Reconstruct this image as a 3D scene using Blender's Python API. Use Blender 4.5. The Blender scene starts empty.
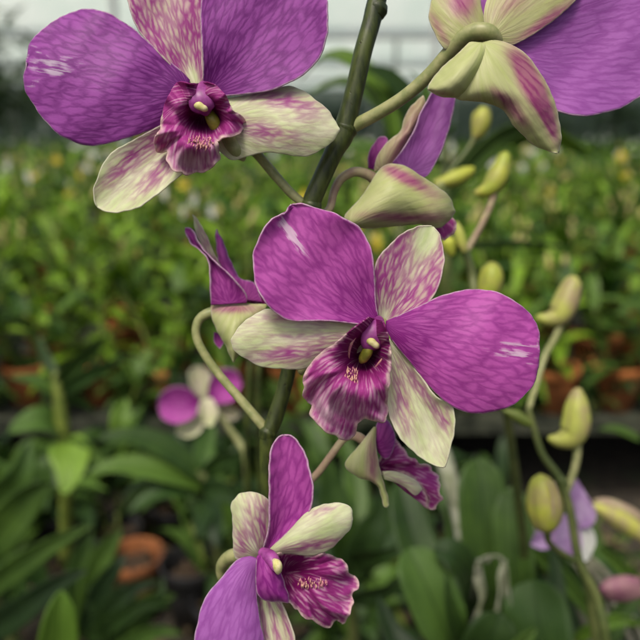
import bpy, math, random
import numpy as np
from mathutils import Vector, Matrix

random.seed(7)
R = math.radians
scene = bpy.context.scene
COL = scene.collection

# ------------------------------------------------------------------ camera
FPX = 686.0
PITCH = R(15.5)
CAMZ = 0.84
CAM = np.array([0.0, 0.0, CAMZ])
FWD = np.array([0.0, math.cos(PITCH), -math.sin(PITCH)])
UPV = np.array([0.0, math.sin(PITCH), math.cos(PITCH)])
RGT = np.array([1.0, 0.0, 0.0])

def P(x, y, d):
    return CAM + d * (FWD + RGT * ((x - 320) / FPX) + UPV * ((320 - y) / FPX))

cd = bpy.data.cameras.new('camera')
cam = bpy.data.objects.new('camera', cd)
COL.objects.link(cam)
cam.location = CAM
cam.rotation_euler = (math.pi / 2 - PITCH, 0, 0)
cd.sensor_width = 36
cd.lens = 36 * FPX / 640
cd.clip_start = 0.01
cd.clip_end = 500
cd.dof.use_dof = True
cd.dof.focus_distance = 0.171
cd.dof.aperture_fstop = cd.lens / 3.5
scene.camera = cam

# ------------------------------------------------------------------ world, light
SUN_EL, SUN_AZ = R(60), R(205)      # behind the viewer to the left
w = bpy.data.worlds.new('World'); scene.world = w; w.use_nodes = True
nt = w.node_tree
bg = nt.nodes['Background']
sky = nt.nodes.new('ShaderNodeTexSky'); sky.sky_type = 'NISHITA'; sky.sun_disc = False
sky.sun_elevation = SUN_EL; sky.sun_rotation = SUN_AZ
sky.air_density = 0.8; sky.dust_density = 6; sky.ozone_density = 0.6
nt.links.new(sky.outputs[0], bg.inputs[0]); bg.inputs[1].default_value = 0.115
sd = bpy.data.lights.new('sun', 'SUN'); so = bpy.data.objects.new('sun', sd); COL.objects.link(so)
sd.energy = 1.5; sd.angle = R(14); sd.color = (1, 0.95, 0.86)
sv = Vector((math.sin(SUN_AZ) * math.cos(SUN_EL), math.cos(SUN_AZ) * math.cos(SUN_EL), math.sin(SUN_EL)))
so.rotation_euler = sv.to_track_quat('Z', 'Y').to_euler()
so.location = (0, 0, 5)
vs = scene.view_settings
vs.view_transform = 'Standard'; vs.look = 'None'; vs.gamma = 1; vs.exposure = 0.52
vs.use_curve_mapping = False
scene.render.engine = 'CYCLES'

# ------------------------------------------------------------------ tags
def tag(o, label=None, cat=None, group=None, kind=None):
    if label: o['label'] = label
    if cat: o['category'] = cat
    if group: o['group'] = group
    if kind: o['kind'] = kind
    return o

def empty(name, loc=(0, 0, 0)):
    o = bpy.data.objects.new(name, None); o.empty_display_size = 0.01
    COL.objects.link(o); o.location = loc
    return o

def copy_tree(o, parent=None):
    c = o.copy(); COL.objects.link(c)
    if parent: c.parent = parent
    for ch in list(o.children): copy_tree(ch, c)
    return c

def link_mesh(name, me, mat, parent=None, world=True):
    """geometry given in world space; parent is an empty or mesh with its own location"""
    o = bpy.data.objects.new(name, me); COL.objects.link(o)
    if mat: me.materials.append(mat)
    if parent is not None:
        o.parent = parent
        if world:
            p, off = parent, Vector((0, 0, 0))
            while p is not None:
                off += Vector(p.location); p = p.parent
            me.transform(Matrix.Translation(-off))
    for p in me.polygons: p.use_smooth = True
    return o

# ------------------------------------------------------------------ materials
class NT:
    def __init__(s, name):
        s.m = bpy.data.materials.new(name); s.m.use_nodes = True
        s.t = s.m.node_tree; s.t.nodes.clear()
        s.out = s.t.nodes.new('ShaderNodeOutputMaterial')
    def n(s, typ, **kw):
        nd = s.t.nodes.new(typ)
        for k, v in kw.items(): setattr(nd, k, v)
        return nd
    def l(s, a, b): s.t.links.new(a, b)
    def put(s, sock, v):
        if hasattr(v, 'is_linked') or isinstance(v, bpy.types.NodeSocket): s.l(v, sock)
        elif isinstance(v, (tuple, list)) and len(v) == 3 and sock.type == 'RGBA': sock.default_value = (*v, 1)
        else: sock.default_value = v
    def math(s, op, a, b=0.0, c=0.0, clamp=False):
        nd = s.n('ShaderNodeMath', operation=op); nd.use_clamp = clamp
        s.put(nd.inputs[0], a); s.put(nd.inputs[1], b); s.put(nd.inputs[2], c)
        return nd.outputs[0]
    def mix(s, f, a, b):
        nd = s.n('ShaderNodeMix', data_type='RGBA')
        s.put(nd.inputs[0], f); s.put(nd.inputs[6], a); s.put(nd.inputs[7], b)
        return nd.outputs[2]
    def ramp(s, v, a, b, c=0.0, d=1.0, smooth=True):
        nd = s.n('ShaderNodeMapRange'); nd.interpolation_type = 'SMOOTHSTEP' if smooth else 'LINEAR'
        s.put(nd.inputs[0], v); s.put(nd.inputs[1], a); s.put(nd.inputs[2], b); s.put(nd.inputs[3], c); s.put(nd.inputs[4], d)
        return nd.outputs[0]
    def attr(s, name, fac=True):
        nd = s.n('ShaderNodeAttribute', attribute_name=name)
        return nd.outputs['Fac'] if fac else nd.outputs['Vector']
    def vmul(s, v, vec):
        nd = s.n('ShaderNodeVectorMath', operation='MULTIPLY'); s.l(v, nd.inputs[0]); nd.inputs[1].default_value = vec
        return nd.outputs[0]
    def vadd(s, v, w_):
        nd = s.n('ShaderNodeVectorMath', operation='ADD'); s.l(v, nd.inputs[0]); s.put(nd.inputs[1], w_)
        return nd.outputs[0]
    def noise(s, v, scale, detail=3, rough=0.5, out=0, dims='3D'):
        nd = s.n('ShaderNodeTexNoise', noise_dimensions=dims)
        if v is not None: s.l(v, nd.inputs['Vector'])
        nd.inputs['Scale'].default_value = scale; nd.inputs['Detail'].default_value = detail; nd.inputs['Roughness'].default_value = rough
        return nd.outputs[out]

def finish(g, col, rough=0.5, bump=None, bstr=0.5, bdist=0.0002, trans=0.0, tcol=None, sheen=0.0, spec=0.5, coat=0):
    b = g.n('ShaderNodeBsdfPrincipled')
    g.put(b.inputs['Base Color'], col); g.put(b.inputs['Roughness'], rough)
    b.inputs['Specular IOR Level'].default_value = spec
    b.inputs['Sheen Weight'].default_value = sheen
    b.inputs['Sheen Roughness'].default_value = 0.4
    if coat: b.inputs['Coat Weight'].default_value = coat
    nrm = None
    if bump is not None:
        bp = g.n('ShaderNodeBump'); bp.inputs['Strength'].default_value = bstr; bp.inputs['Distance'].default_value = bdist
        g.l(bump, bp.inputs['Height']); nrm = bp.outputs[0]; g.l(nrm, b.inputs['Normal'])
    if trans > 0:
        t = g.n('ShaderNodeBsdfTranslucent'); g.put(t.inputs[0], tcol if tcol is not None else col)
        if nrm is not None: g.l(nrm, t.inputs['Normal'])
        mx = g.n('ShaderNodeMixShader'); mx.inputs[0].default_value = trans
        g.l(b.outputs[0], mx.inputs[1]); g.l(t.outputs[0], mx.inputs[2]); g.l(mx.outputs[0], g.out.inputs[0])
    else:
        g.l(b.outputs[0], g.out.inputs[0])
    return g.m

def petal_mat(name, cream, pl, pd, sx=2.1, sy=5.6, lw=0.38, rim=(0.74, 0.60, 0.66), rimw=0.42, bstr=0.3, pmin=0.0,
              trans=0.38, streak=0.5, blot=0.25, green=None, rough=0.48, dark=0.62, pr=(.05, .85), wash=1.0, vein=.8, rimk=.7, gstreak=1.0):
    g = NT(name)
    pat = g.attr('pat', False)
    # wavy longitudinal veins that fork and join: long cells, strongly warped at low frequency
    nz = g.noise(g.vmul(pat, (0.30, 0.20, 1)), 1.0, 4, 0.55, out=1)
    nz2 = g.vadd(g.vmul(nz, (1.3, 0.9, 0)), (-0.65, -0.45, 0))
    vo = g.n('ShaderNodeTexVoronoi', voronoi_dimensions='2D', feature='DISTANCE_TO_EDGE')
    g.l(g.vadd(g.vmul(pat, (1 / sx, 1 / sy, 1)), nz2), vo.inputs['Vector']); vo.inputs['Scale'].default_value = 1.0; vo.inputs['Randomness'].default_value = 1.0
    wn = g.noise(g.vmul(pat, (1, .4, 1)), 0.35, 3)
    lww = g.math('MULTIPLY', g.ramp(wn, 0.3, 0.7, 0.6, 1.25), lw)
    line = g.math('SUBTRACT', 1.0, g.ramp(vo.outputs['Distance'], 0.0, lww))
    line = g.math('MULTIPLY', line, g.ramp(wn, 0.25, 0.6, 0.5, 1.0))
    # finer cross net
    vo2 = g.n('ShaderNodeTexVoronoi', voronoi_dimensions='2D', feature='DISTANCE_TO_EDGE')
    g.l(g.vadd(g.vmul(pat, (2.1 / sx, 3.4 / sy, 1)), nz2), vo2.inputs['Vector']); vo2.inputs['Scale'].default_value = 1.0
    line2 = g.math('SUBTRACT', 1.0, g.ramp(vo2.outputs['Distance'], 0.0, 0.4))
    st = g.noise(g.vmul(pat, (1.8, 0.14, 1)), 1.0, 4, 0.6)
    bl = g.noise(g.vmul(pat, (1, .5, 1)), 0.25, 3, 0.6)
    base = g.math('ADD', g.attr('pur'), g.math('MULTIPLY', g.math('SUBTRACT', st, 0.5), streak))
    base = g.math('ADD', base, g.math('MULTIPLY', g.math('SUBTRACT', bl, 0.5), blot))
    p1 = g.math('MULTIPLY', g.ramp(base, pr[0], pr[1]), wash)
    p2 = g.math('MULTIPLY', g.math('MULTIPLY', g.ramp(base, pr[0] - .08, pr[0] + .42), line), vein)
    p = g.math('MAXIMUM', g.math('ADD', p1, p2, clamp=True), pmin)
    shade = g.math('ADD', g.math('MULTIPLY', line, dark), g.math('MULTIPLY', line2, 0.06))
    shade = g.math('ADD', shade, g.math('MULTIPLY', g.math('SUBTRACT', bl, 0.5), 0.7))
    shade = g.math('ADD', shade, g.math('MULTIPLY', g.math('SUBTRACT', st, 0.5), 0.3))
    shade = g.math('ADD', shade, g.attr('deep'), clamp=True)
    body = g.mix(shade, pl, pd)
    cr = g.mix(g.math('MULTIPLY', g.ramp(g.noise(g.vmul(pat, (1, .25, 1)), 0.3, 3), 0.3, 0.75), gstreak), cream, green if green else tuple(c * 0.86 for c in cream))
    cr = g.mix(g.math('MULTIPLY', line, 0.14), cr, tuple(c * 0.62 for c in cream))
    col = g.mix(p, cr, body)
    e = g.attr('ed')
    rn = g.noise(pat, 0.6, 3, .6)
    wob = g.math('ADD', rimw * 0.3, g.math('MULTIPLY', rn, rimw * 1.4))
    rimf = g.math('SUBTRACT', 1.0, g.ramp(e, 0.02, wob))
    col = g.mix(g.math('MULTIPLY', rimf, g.math('MULTIPLY', g.ramp(rn, .3, .6, .4, 1.0), rimk)), col, rim)
    hgt = g.math('SUBTRACT', g.math('MULTIPLY', g.noise(pat, 1.5, 3), 0.5), g.math('ADD', line, g.math('MULTIPLY', line2, .25)))
    return finish(g, col, rough, hgt, bstr, 0.00013, trans, sheen=0.0, spec=0.2)

M = {}
CREAM = (0.76, 0.78, 0.54)
M['petal'] = petal_mat('orchid_petal_purple', (0.76, 0.60, 0.72), (0.52, 0.105, 0.43), (0.26, 0.024, 0.23), streak=1.5, pr=(-.05, .72), dark=.6, pmin=.22)
M['petal_blue'] = petal_mat('orchid_petal_violet', (0.66, 0.57, 0.66), (0.38, 0.090, 0.40), (0.15, 0.015, 0.17), streak=1.5, pr=(-.05, .72), dark=.6, pmin=.22)
M['petal_lilac'] = petal_mat('orchid_petal_lilac', (0.66, 0.57, 0.70), (0.44, 0.15, 0.49), (0.26, 0.055, 0.30), streak=.9, pr=(.0, .7), dark=.5, sy=8)
M['sepal'] = petal_mat('orchid_sepal_cream', CREAM, (0.46, 0.11, 0.33), (0.31, 0.04, 0.22), sx=1.6, sy=4.8, lw=.55, rim=(0.74, 0.72, 0.58), green=(0.58, 0.68, 0.32),
                       streak=0.45, blot=.3, wash=.5, vein=.55, pr=(-.05, .95))
M['sepal_back'] = petal_mat('orchid_sepal_reverse', (0.49, 0.51, 0.25), (0.36, 0.08, 0.20), (0.22, 0.035, 0.12), sx=2.2, sy=14, rim=(0.68, 0.62, 0.46),
                            green=(0.36, 0.43, 0.12), streak=0.35, blot=.35, wash=.85, vein=.15, rough=0.42, gstreak=.7, trans=.2)
M['lip'] = petal_mat('orchid_lip', (0.80, 0.62, 0.66), (0.58, 0.09, 0.40), (0.20, 0.010, 0.12), sx=1.35, sy=5.2, lw=0.6, rim=(0.84, 0.70, 0.58), rimw=1.0,
                     bstr=.5, streak=.5, blot=.3, wash=.66, vein=.6, pr=(.15, .85), rimk=.85, rough=.42, dark=.4)

def plain_mat(name, c1, c2, scale=400, rough=0.5, bs=0.2, bd=0.0003, trans=0.0, spec=0.4, coat=0):
    g = NT(name)
    tc = g.n('ShaderNodeTexCoord').outputs['Object']
    n = g.noise(tc, scale, 4, 0.6)
    col = g.mix(g.ramp(n, 0.35, 0.65), c1, c2)
    return finish(g, col, rough, n, bs, bd, trans, spec=spec, coat=coat)

M['column'] = plain_mat('column_purple', (0.16, 0.02, 0.13), (0.30, 0.06, 0.25), 260, 0.4)
M['anther'] = plain_mat('anther_cream', (0.46, 0.44, 0.14), (0.66, 0.60, 0.32), 500, 0.5)
M['stigma'] = plain_mat('stigma_green', (0.13, 0.14, 0.015), (0.26, 0.25, 0.03), 400, 0.4)
M['callus'] = plain_mat('callus_bristle', (0.42, 0.13, 0.20), (0.58, 0.34, 0.24), 700, 0.6)
def stem_mat():
    g = NT('spike_green'); tc = g.n('ShaderNodeTexCoord').outputs['Object']
    a = g.noise(g.vmul(tc, (1, 1, .25)), 500, 4, .65); b = g.noise(tc, 60, 3, .6)
    col = g.mix(g.ramp(g.math('ADD', g.math('MULTIPLY', a, .5), g.math('MULTIPLY', b, .5)), .38, .62), (0.014, 0.022, 0.005), (0.062, 0.082, 0.015))
    sp = g.ramp(g.noise(tc, 330, 3, .7), .64, .72)
    col = g.mix(g.math('MULTIPLY', sp, .8), col, (0.02, 0.012, 0.006))
    h = g.math('SUBTRACT', a, sp)
    return finish(g, col, .45, h, .6, .0002, spec=.35)
M['stem'] = stem_mat()
M['pedicel'] = plain_mat('pedicel_olive', (0.22, 0.25, 0.09), (0.34, 0.34, 0.15), 300, 0.42, 0.2, trans=0.1)
M['pedicel_pink'] = plain_mat('pedicel_pink', (0.30, 0.20, 0.14), (0.38, 0.32, 0.18), 250, 0.42, 0.2, trans=0.1)
M['bud'] = plain_mat('bud_green', (0.46, 0.50, 0.05), (0.36, 0.42, 0.05), 120, 0.45, 0.1, trans=0.15)
M['bud_pale'] = plain_mat('bud_pale', (0.46, 0.46, 0.09), (0.38, 0.31, 0.16), 90, 0.45, 0.1, trans=0.15)
def bud_mat(name, c1, c2, flush):
    g = NT(name); pat = g.attr('pat', False); tc = g.n('ShaderNodeTexCoord').outputs['Object']
    sp = g.n('ShaderNodeSeparateXYZ'); g.l(pat, sp.inputs[0])
    n = g.noise(tc, 110, 4, .6); n2 = g.noise(tc, 45, 3, .6)
    col = g.mix(g.ramp(n, .35, .65), c1, c2)
    col = g.mix(g.math('MULTIPLY', g.ramp(n2, .42, .68), .7), col, flush)
    col = g.mix(g.math('MULTIPLY', sp.outputs[0], .6), col, tuple(c * .6 for c in flush))
    spk = g.ramp(g.noise(tc, 600, 2, .6), .66, .74)
    col = g.mix(g.math('MULTIPLY', spk, .4), col, (0.12, 0.10, 0.03))
    return finish(g, col, .45, n, .3, .0003, .15, spec=.35)
M['bud'] = bud_mat('bud_lime', (0.44, 0.47, 0.05), (0.33, 0.39, 0.05), (0.30, 0.22, 0.12))
M['bud_pale2'] = bud_mat('bud_pale_flushed', (0.44, 0.47, 0.09), (0.38, 0.42, 0.08), (0.30, 0.17, 0.17))
M['cane'] = plain_mat('cane_green', (0.06, 0.085, 0.02), (0.12, 0.14, 0.04), 60, 0.5)
M['cane_bright'] = plain_mat('cane_yellow_green', (0.10, 0.14, 0.02), (0.17, 0.21, 0.035), 60, 0.5)
M['cane_dry'] = plain_mat('cane_dry_sheath', (0.16, 0.18, 0.10), (0.32, 0.33, 0.24), 90, 0.8, 0.5, 0.001)
M['root'] = plain_mat('aerial_root', (0.20, 0.19, 0.13), (0.30, 0.29, 0.22), 90, 0.8, 0.5, 0.001)
M['yellow'] = plain_mat('yellow_flower', (0.75, 0.55, 0.02), (0.80, 0.65, 0.08), 60, 0.5, trans=0.2)
M['white'] = plain_mat('white_flower', (0.65, 0.68, 0.6), (0.75, 0.74, 0.7), 60, 0.5, trans=0.2)
M['pinkfl'] = plain_mat('pink_flower', (0.26, 0.10, 0.15), (0.36, 0.20, 0.20), 60, 0.5, trans=0.2)
M['violet'] = plain_mat('pale_violet_petal', (0.36, 0.20, 0.42), (0.50, 0.36, 0.55), 90, 0.5, trans=0.2)

def leaf_mat(name, c1, c2, rough=0.46, trans=0.25):
    g = NT(name)
    uv = g.attr('pat', False)
    vein = g.noise(g.vmul(uv, (1.1, 0.015, 1)), 1.0, 2)
    tc = g.n('ShaderNodeTexCoord').outputs['Object']
    bl = g.noise(tc, 22, 4, 0.65)
    oi = g.n('ShaderNodeObjectInfo').outputs['Random']
    sx_ = g.n('ShaderNodeSeparateXYZ'); g.l(uv, sx_.inputs[0])
    rib = g.math('SUBTRACT', 1.0, g.ramp(g.math('ABSOLUTE', sx_.outputs[0]), .25, 1.1))
    par = g.math('MULTIPLY', g.math('ADD', g.math('SINE', g.math('MULTIPLY', sx_.outputs[0], 2.6)), 1), .5)
    f = g.math('ADD', g.math('MULTIPLY', bl, 0.7), g.math('MULTIPLY', vein, 0.5))
    f = g.math('ADD', f, g.math('MULTIPLY', g.math('SUBTRACT', oi, 0.5), 0.45))
    f = g.math('ADD', f, g.math('MULTIPLY', g.attr('tint'), 0.5))
    col = g.mix(g.ramp(f, 0.35, 0.95), c1, c2)
    col = g.mix(g.math('MULTIPLY', par, .12), col, tuple(c * .5 for c in c1))
    col = g.mix(g.math('MULTIPLY', rib, .5), col, tuple(c * .7 for c in c1))
    hh = g.math('SUBTRACT', g.math('ADD', vein, g.math('MULTIPLY', par, .4)), g.math('MULTIPLY', rib, 1.2))
    # dull dry spots
    sp = g.ramp(g.noise(tc, 90, 3, 0.7), 0.70, 0.78)
    col = g.mix(g.math('MULTIPLY', sp, 0.5), col, (0.16, 0.13, 0.05))
    return finish(g, col, rough, hh, 0.5, 0.0006, trans, spec=0.3)
M['leaf'] = leaf_mat('leaf_green', (0.024, 0.056, 0.010), (0.092, 0.175, 0.024))
M['leaf_dark'] = leaf_mat('leaf_dark', (0.014, 0.034, 0.010), (0.048, 0.098, 0.018))
M['leaf_bright'] = leaf_mat('leaf_bright', (0.085, 0.17, 0.018), (0.18, 0.31, 0.035))
M['leaf_field'] = leaf_mat('leaf_field', (0.032, 0.085, 0.008), (0.20, 0.35, 0.020))
M['leaf_pale'] = leaf_mat('leaf_pale', (0.034, 0.080, 0.014), (0.090, 0.175, 0.028))

# ------------------------------------------------------------------ curves
def crom(pts, n):
    """Catmull-Rom through pts, resampled to n points by arc length"""
    p = np.array(pts, float)
    if len(p) == 2:
        t = np.linspace(0, 1, n)[:, None]; return p[0] * (1 - t) + p[1] * t
    q = np.vstack([2 * p[0] - p[1], p, 2 * p[-1] - p[-2]])
    out = []
    for i in range(1, len(q) - 2):
        a, b, c, d = q[i - 1], q[i], q[i + 1], q[i + 2]
        for t in np.linspace(0, 1, 12, endpoint=False):
            out.append(0.5 * ((2 * b) + (-a + c) * t + (2 * a - 5 * b + 4 * c - d) * t * t + (-a + 3 * b - 3 * c + d) * t ** 3))
    out.append(p[-1]); out = np.array(out)
    s = np.r_[0, np.cumsum(np.linalg.norm(np.diff(out[:, :2], axis=0), axis=1) + 1e-9)]
    ss = np.linspace(0, s[-1], n)
    return np.stack([np.interp(ss, s, out[:, k]) for k in range(out.shape[1])], 1)

def fattr(me, name, arr):
    a = me.attributes.new(name, 'FLOAT', 'POINT'); a.data.foreach_set('value', np.ascontiguousarray(arr, dtype=np.float32).ravel())
def vattr(me, name, arr):
    a = me.attributes.new(name, 'FLOAT_VECTOR', 'POINT'); a.data.foreach_set('vector', np.ascontiguousarray(arr, dtype=np.float32).ravel())

def grid_faces(nu, nv, base=0):
    f = []
    for i in range(nu - 1):
        for j in range(nv - 1):
            a = base + i * nv + j
            f.append((a, a + 1, a + nv + 1, a + nv))
    return f

def blob(x, y, cx, cy, r1, r2=None, ang=0):
    r2 = r2 or r1
    c, s = math.cos(R(ang)), math.sin(R(ang))
    dx, dy = x - cx, y - cy
    return np.exp(-(((dx * c + dy * s) / r1) ** 2 + ((-dx * s + dy * c) / r2) ** 2))

def petal(name, parent, mat, depth, L, Rr, end=None, along=(0, 0, 0), cup=0.0, twist=0.0, ripple=0.0, rfreq=3.0, fold=0.0,
          pur=None, deep=None, origin=None, extra=None, rim0=0.0, thick=0.34, nu=64, nv=48, seed=0, label=None, wob=0.6):
    """petal surface between two traced edges (base to tip); relief in mm along the view, real thickness"""
    Lc, Rc = crom(L, nu), crom(Rr, nu)
    u = np.linspace(0, 1, nu)[:, None]; v = np.linspace(0, 1, nv)[None, :]
    if end is None:
        u = u * 0.997
        Lc = crom(L, 400)[(np.linspace(0, .997, nu) * 399).astype(int)]
        Rc = crom(Rr, 400)[(np.linspace(0, .997, nu) * 399).astype(int)]
    X = Lc[:, 0:1] * (1 - v) + Rc[:, 0:1] * v
    Y = Lc[:, 1:2] * (1 - v) + Rc[:, 1:2] * v
    if end is not None:
        B = crom(end, nv)
        bx = B[:, 0][None, :] - (Lc[-1, 0] * (1 - v) + Rc[-1, 0] * v)
        by = B[:, 1][None, :] - (Lc[-1, 1] * (1 - v) + Rc[-1, 1] * v)
        X = X + u * bx; Y = Y + u * by
        outl = np.vstack([Lc, B, Rc[::-1]])
    else:
        outl = np.vstack([Lc, Rc[::-1]])
    if end is not None:
        cx_, cy_ = X.mean(), Y.mean(); aa = np.arctan2(Y - cy_, X - cx_)
        kk = (1.3 * np.sin(aa * 13 + seed + 1.5 * np.sin(aa * 3)) + .5 * np.sin(aa * 29 + seed * 2)) * u ** 3
        X = X + np.cos(aa) * kk; Y = Y + np.sin(aa) * kk
    if nu > 40:
        wx = .8 * np.sin(Y / 5.3 + seed) * np.cos(X / 7.1 + seed * 2) + .35 * np.sin(Y / 2.3 + X / 3.1 + seed)
        wy = .8 * np.cos(X / 5.9 + seed * 3) * np.sin(Y / 6.7 + seed) + .35 * np.sin(X / 2.1 - Y / 2.9 + seed)
        X = X + wx * u; Y = Y + wy * u
        outl = np.vstack([np.stack([X[:, 0], Y[:, 0]], 1)] + ([np.stack([X[-1], Y[-1]], 1)] if end is not None else []) + [np.stack([X[:, -1], Y[:, -1]], 1)[::-1]])
    a0, a1, a2 = along
    D = a0 * (1 - u) ** 2 + 2 * a1 * u * (1 - u) + a2 * u ** 2
    ins = 4 * v * (1 - v)
    D = D + cup * (ins - 0.5) * np.sin(np.pi * np.clip(u, 0, 1)) ** 0.7
    D = D + twist * (v - 0.5) * u
    D = D + fold * np.abs(2 * v - 1) * (1 - 0.4 * u)
    rs = np.random.RandomState(seed + 11)
    ph = rs.uniform(0, 6.28, 6)
    edge = (1 - ins) ** 2 * u
    D = D + ripple * edge * np.sin(u * rfreq * 6.28 + ph[0] + v * 4)
    D = D + wob * (np.sin(X / 22 + ph[1]) * np.cos(Y / 26 + ph[2]) + 0.5 * np.sin(X / 11 + Y / 14 + ph[3]))
    if extra is not None: D = D + extra(X, Y, u, v)
    d = depth + D / 1000.0
    W = CAM[None, None, :] + d[..., None] * (FWD + ((X - 320) / FPX)[..., None] * RGT + ((320 - Y) / FPX)[..., None] * UPV)
    me = bpy.data.meshes.new(name)
    me.from_pydata(W.reshape(-1, 3).tolist(), [], grid_faces(nu, nv))
    mm = depth / FPX * 1000
    ox, oy = origin if origin is not None else ((Lc[0] + Rc[0]) / 2)[:2]
    tipx, tipy = (outl[len(outl) // 2][:2])
    ax = math.atan2(tipy - oy, tipx - ox)
    dx, dy = X - ox, Y - oy
    r = np.hypot(dx, dy); th = (np.arctan2(dy, dx) - ax + np.pi) % (2 * np.pi) - np.pi
    Lm = r.max() * mm
    pat = np.stack([th * (0.35 * Lm + 0.65 * r * mm) + seed * 37.1, r * mm + seed * 11.3, np.zeros_like(r)], -1)
    vattr(me, 'pat', pat)
    # distance to outline in mm
    pts = np.stack([X.ravel(), Y.ravel()], 1)
    body = outl[4:-4]
    seg = np.linalg.norm(pts[:, None, :] - body[None, :, :2], axis=2).min(1)
    jj = np.broadcast_to(v, X.shape).ravel(); 
    seg = np.where((jj < 1e-6) | (jj > 1 - 1e-6), 0, seg)
    if rim0: seg = seg + np.broadcast_to(np.clip((rim0 - u) / .15, 0, 1) * 20 * (v + 1), X.shape).ravel()
    fattr(me, 'ed', seg * mm)
    pv = pur(X, Y, u + 0 * X, v + 0 * X) if callable(pur) else np.full(X.shape, 1.0 if pur is None else pur)
    fattr(me, 'pur', np.broadcast_to(pv, X.shape))
    dv = deep(X, Y, u + 0 * X, v + 0 * X) if callable(deep) else 0.75 * np.exp(-(r / (0.28 * r.max())) ** 2)
    fattr(me, 'deep', np.broadcast_to(dv, X.shape))
    o = link_mesh(name, me, mat, parent)
    so_ = o.modifiers.new('thickness', 'SOLIDIFY'); so_.thickness = thick / 1000; so_.offset = 0
    if label: o['label'] = label
    return o

def tube_mesh(pts, n=14, seg=None, ell=1.0, lobes=False):
    """pts: world-space (x,y,z,r) rows"""
    seg = seg or max(8, 6 * len(pts))
    p = np.array(pts, float)
    if len(p) > 2:
        q = np.vstack([2 * p[0] - p[1], p, 2 * p[-1] - p[-2]]); out = []
        for i in range(1, len(q) - 2):
            a, b, c, d = q[i - 1], q[i], q[i + 1], q[i + 2]
            for t in np.linspace(0, 1, 8, endpoint=False):
                out.append(0.5 * ((2 * b) + (-a + c) * t + (2 * a - 5 * b + 4 * c - d) * t * t + (-a + 3 * b - 3 * c + d) * t ** 3))
        out.append(p[-1]); p = np.array(out)
    else:
        t = np.linspace(0, 1, 8)[:, None]; p = p[0] * (1 - t) + p[1] * t
    p[:, 3] = np.maximum(p[:, 3], 1e-5)
    vs_, fs = [], []
    ref = np.array([0.13, -1, 0.21]); ref /= np.linalg.norm(ref)
    N = len(p)
    for i in range(N):
        tg = p[min(i + 1, N - 1), :3] - p[max(i - 1, 0), :3]; tg = tg / (np.linalg.norm(tg) + 1e-12)
        s = np.cross(tg, ref); s /= (np.linalg.norm(s) + 1e-12); b = np.cross(s, tg)
        for k in range(n):
            a = 2 * math.pi * k / n
            vs_.append(p[i, :3] + p[i, 3] * (math.cos(a) * s + math.sin(a) * b * ell))
    for i in range(N - 1):
        for k in range(n):
            fs.append((i * n + k, i * n + (k + 1) % n, (i + 1) * n + (k + 1) % n, (i + 1) * n + k))
    fs.append(tuple(range(n))[::-1]); fs.append(tuple((N - 1) * n + k for k in range(n)))
    if lobes:
        ctr = p[:, :3]; vv = []
        pat = []
        for i in range(N):
            for k in range(n):
                a = 2 * math.pi * k / n + .55; c3 = abs(math.cos(1.5 * a)) ; cr_ = max(0, 1 - c3 * 5)
                q = vs_[i * n + k]; vv.append(tuple(ctr[i] + (q - ctr[i]) * (1 - .10 * cr_ + .03 * c3)))
                pat.append((cr_, i / N, 0))
        return vv, fs, pat
    return [tuple(x) for x in vs_], fs

class MB:
    def __init__(s): s.v = []; s.f = []; s.pat = []; s.tint = []
    def add(s, v, f, pat=None, tint=0.0):
        b = len(s.v); s.v += [tuple(x) for x in v]; s.f += [tuple(i + b for i in q) for q in f]
        s.pat += pat if pat is not None else [(0, 0, 0)] * len(v); s.tint += [tint] * len(v)
        return s
    def tube(s, pts, **k): return s.add(*tube_mesh(pts, **k))
    def mesh(s, name):
        me = bpy.data.meshes.new(name); me.from_pydata(s.v, [], s.f)
        vattr(me, 'pat', np.array(s.pat)); fattr(me, 'tint', np.array(s.tint)); return me
    def build(s, name, mat, parent=None, world=True, thick=0):
        o = link_mesh(name, s.mesh(name), mat, parent, world)
        if thick:
            m_ = o.modifiers.new('thickness', 'SOLIDIFY'); m_.thickness = thick; m_.offset = 0
        return o

def ptube(pts, **k):
    """tube from pixel points (x,y,depth,radius px)"""
    out = []
    for (x, y, d, r) in pts:
        w_ = P(x, y, d); out.append((w_[0], w_[1], w_[2], r * d / FPX))
    return tube_mesh(out, **k)

def vtube(name, mat, parent, pts, label=None, **k):
    o = MB().add(*ptube(pts, **k)).build(name, mat, parent)
    if label: o['label'] = label
    return o

# ================================================================== MAIN SPRAY
main = empty('orchid_spray', P(300, 640, 0.2))
tag(main, 'large purple and cream orchid spray in sharp focus on a dark green stalk', 'orchid')

D1, D2, D3, D4, D5, D6, D7 = 0.170, 0.176, 0.172, 0.196, 0.198, 0.196, 0.182
mb = MB()
mb.tube([tuple(P(x, y, d)) + (r * d / FPX,) for x, y, d, r in [
    (392, -60, .184, 9), (381, -15, .184, 9.2), (375, 8, .184, 9.6), (371, 24, .184, 9.2), (363, 52, .184, 9.2), (356, 84, .185, 9.4), (349, 112, .186, 10), (343, 134, .187, 11.5),
    (334, 152, .187, 9.6), (322, 178, .188, 9.2), (311, 205, .189, 9.4), (303, 250, .192, 8.4), (297, 300, .194, 8), (292, 350, .195, 7.6), (285, 385, .196, 7.6), (275, 418, .196, 8.2),
    (268, 436, .196, 8.2), (266, 470, .197, 6.2), (267, 520, .199, 6.2), (265, 600, .205, 6.6), (262, 700, .22, 9)]], n=18)
# down to its pot
a = P(262, 700, .22)
mb.tube([tuple(a) + (.0027,), (a[0] + .005, a[1] + .03, .45, .0035), (a[0] + .0, a[1] + .10, .22, .0042), (a[0] - .01, a[1] + .13, .09, .006)], n=12)
stem = mb.build('stem', M['stem'], main)
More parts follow.
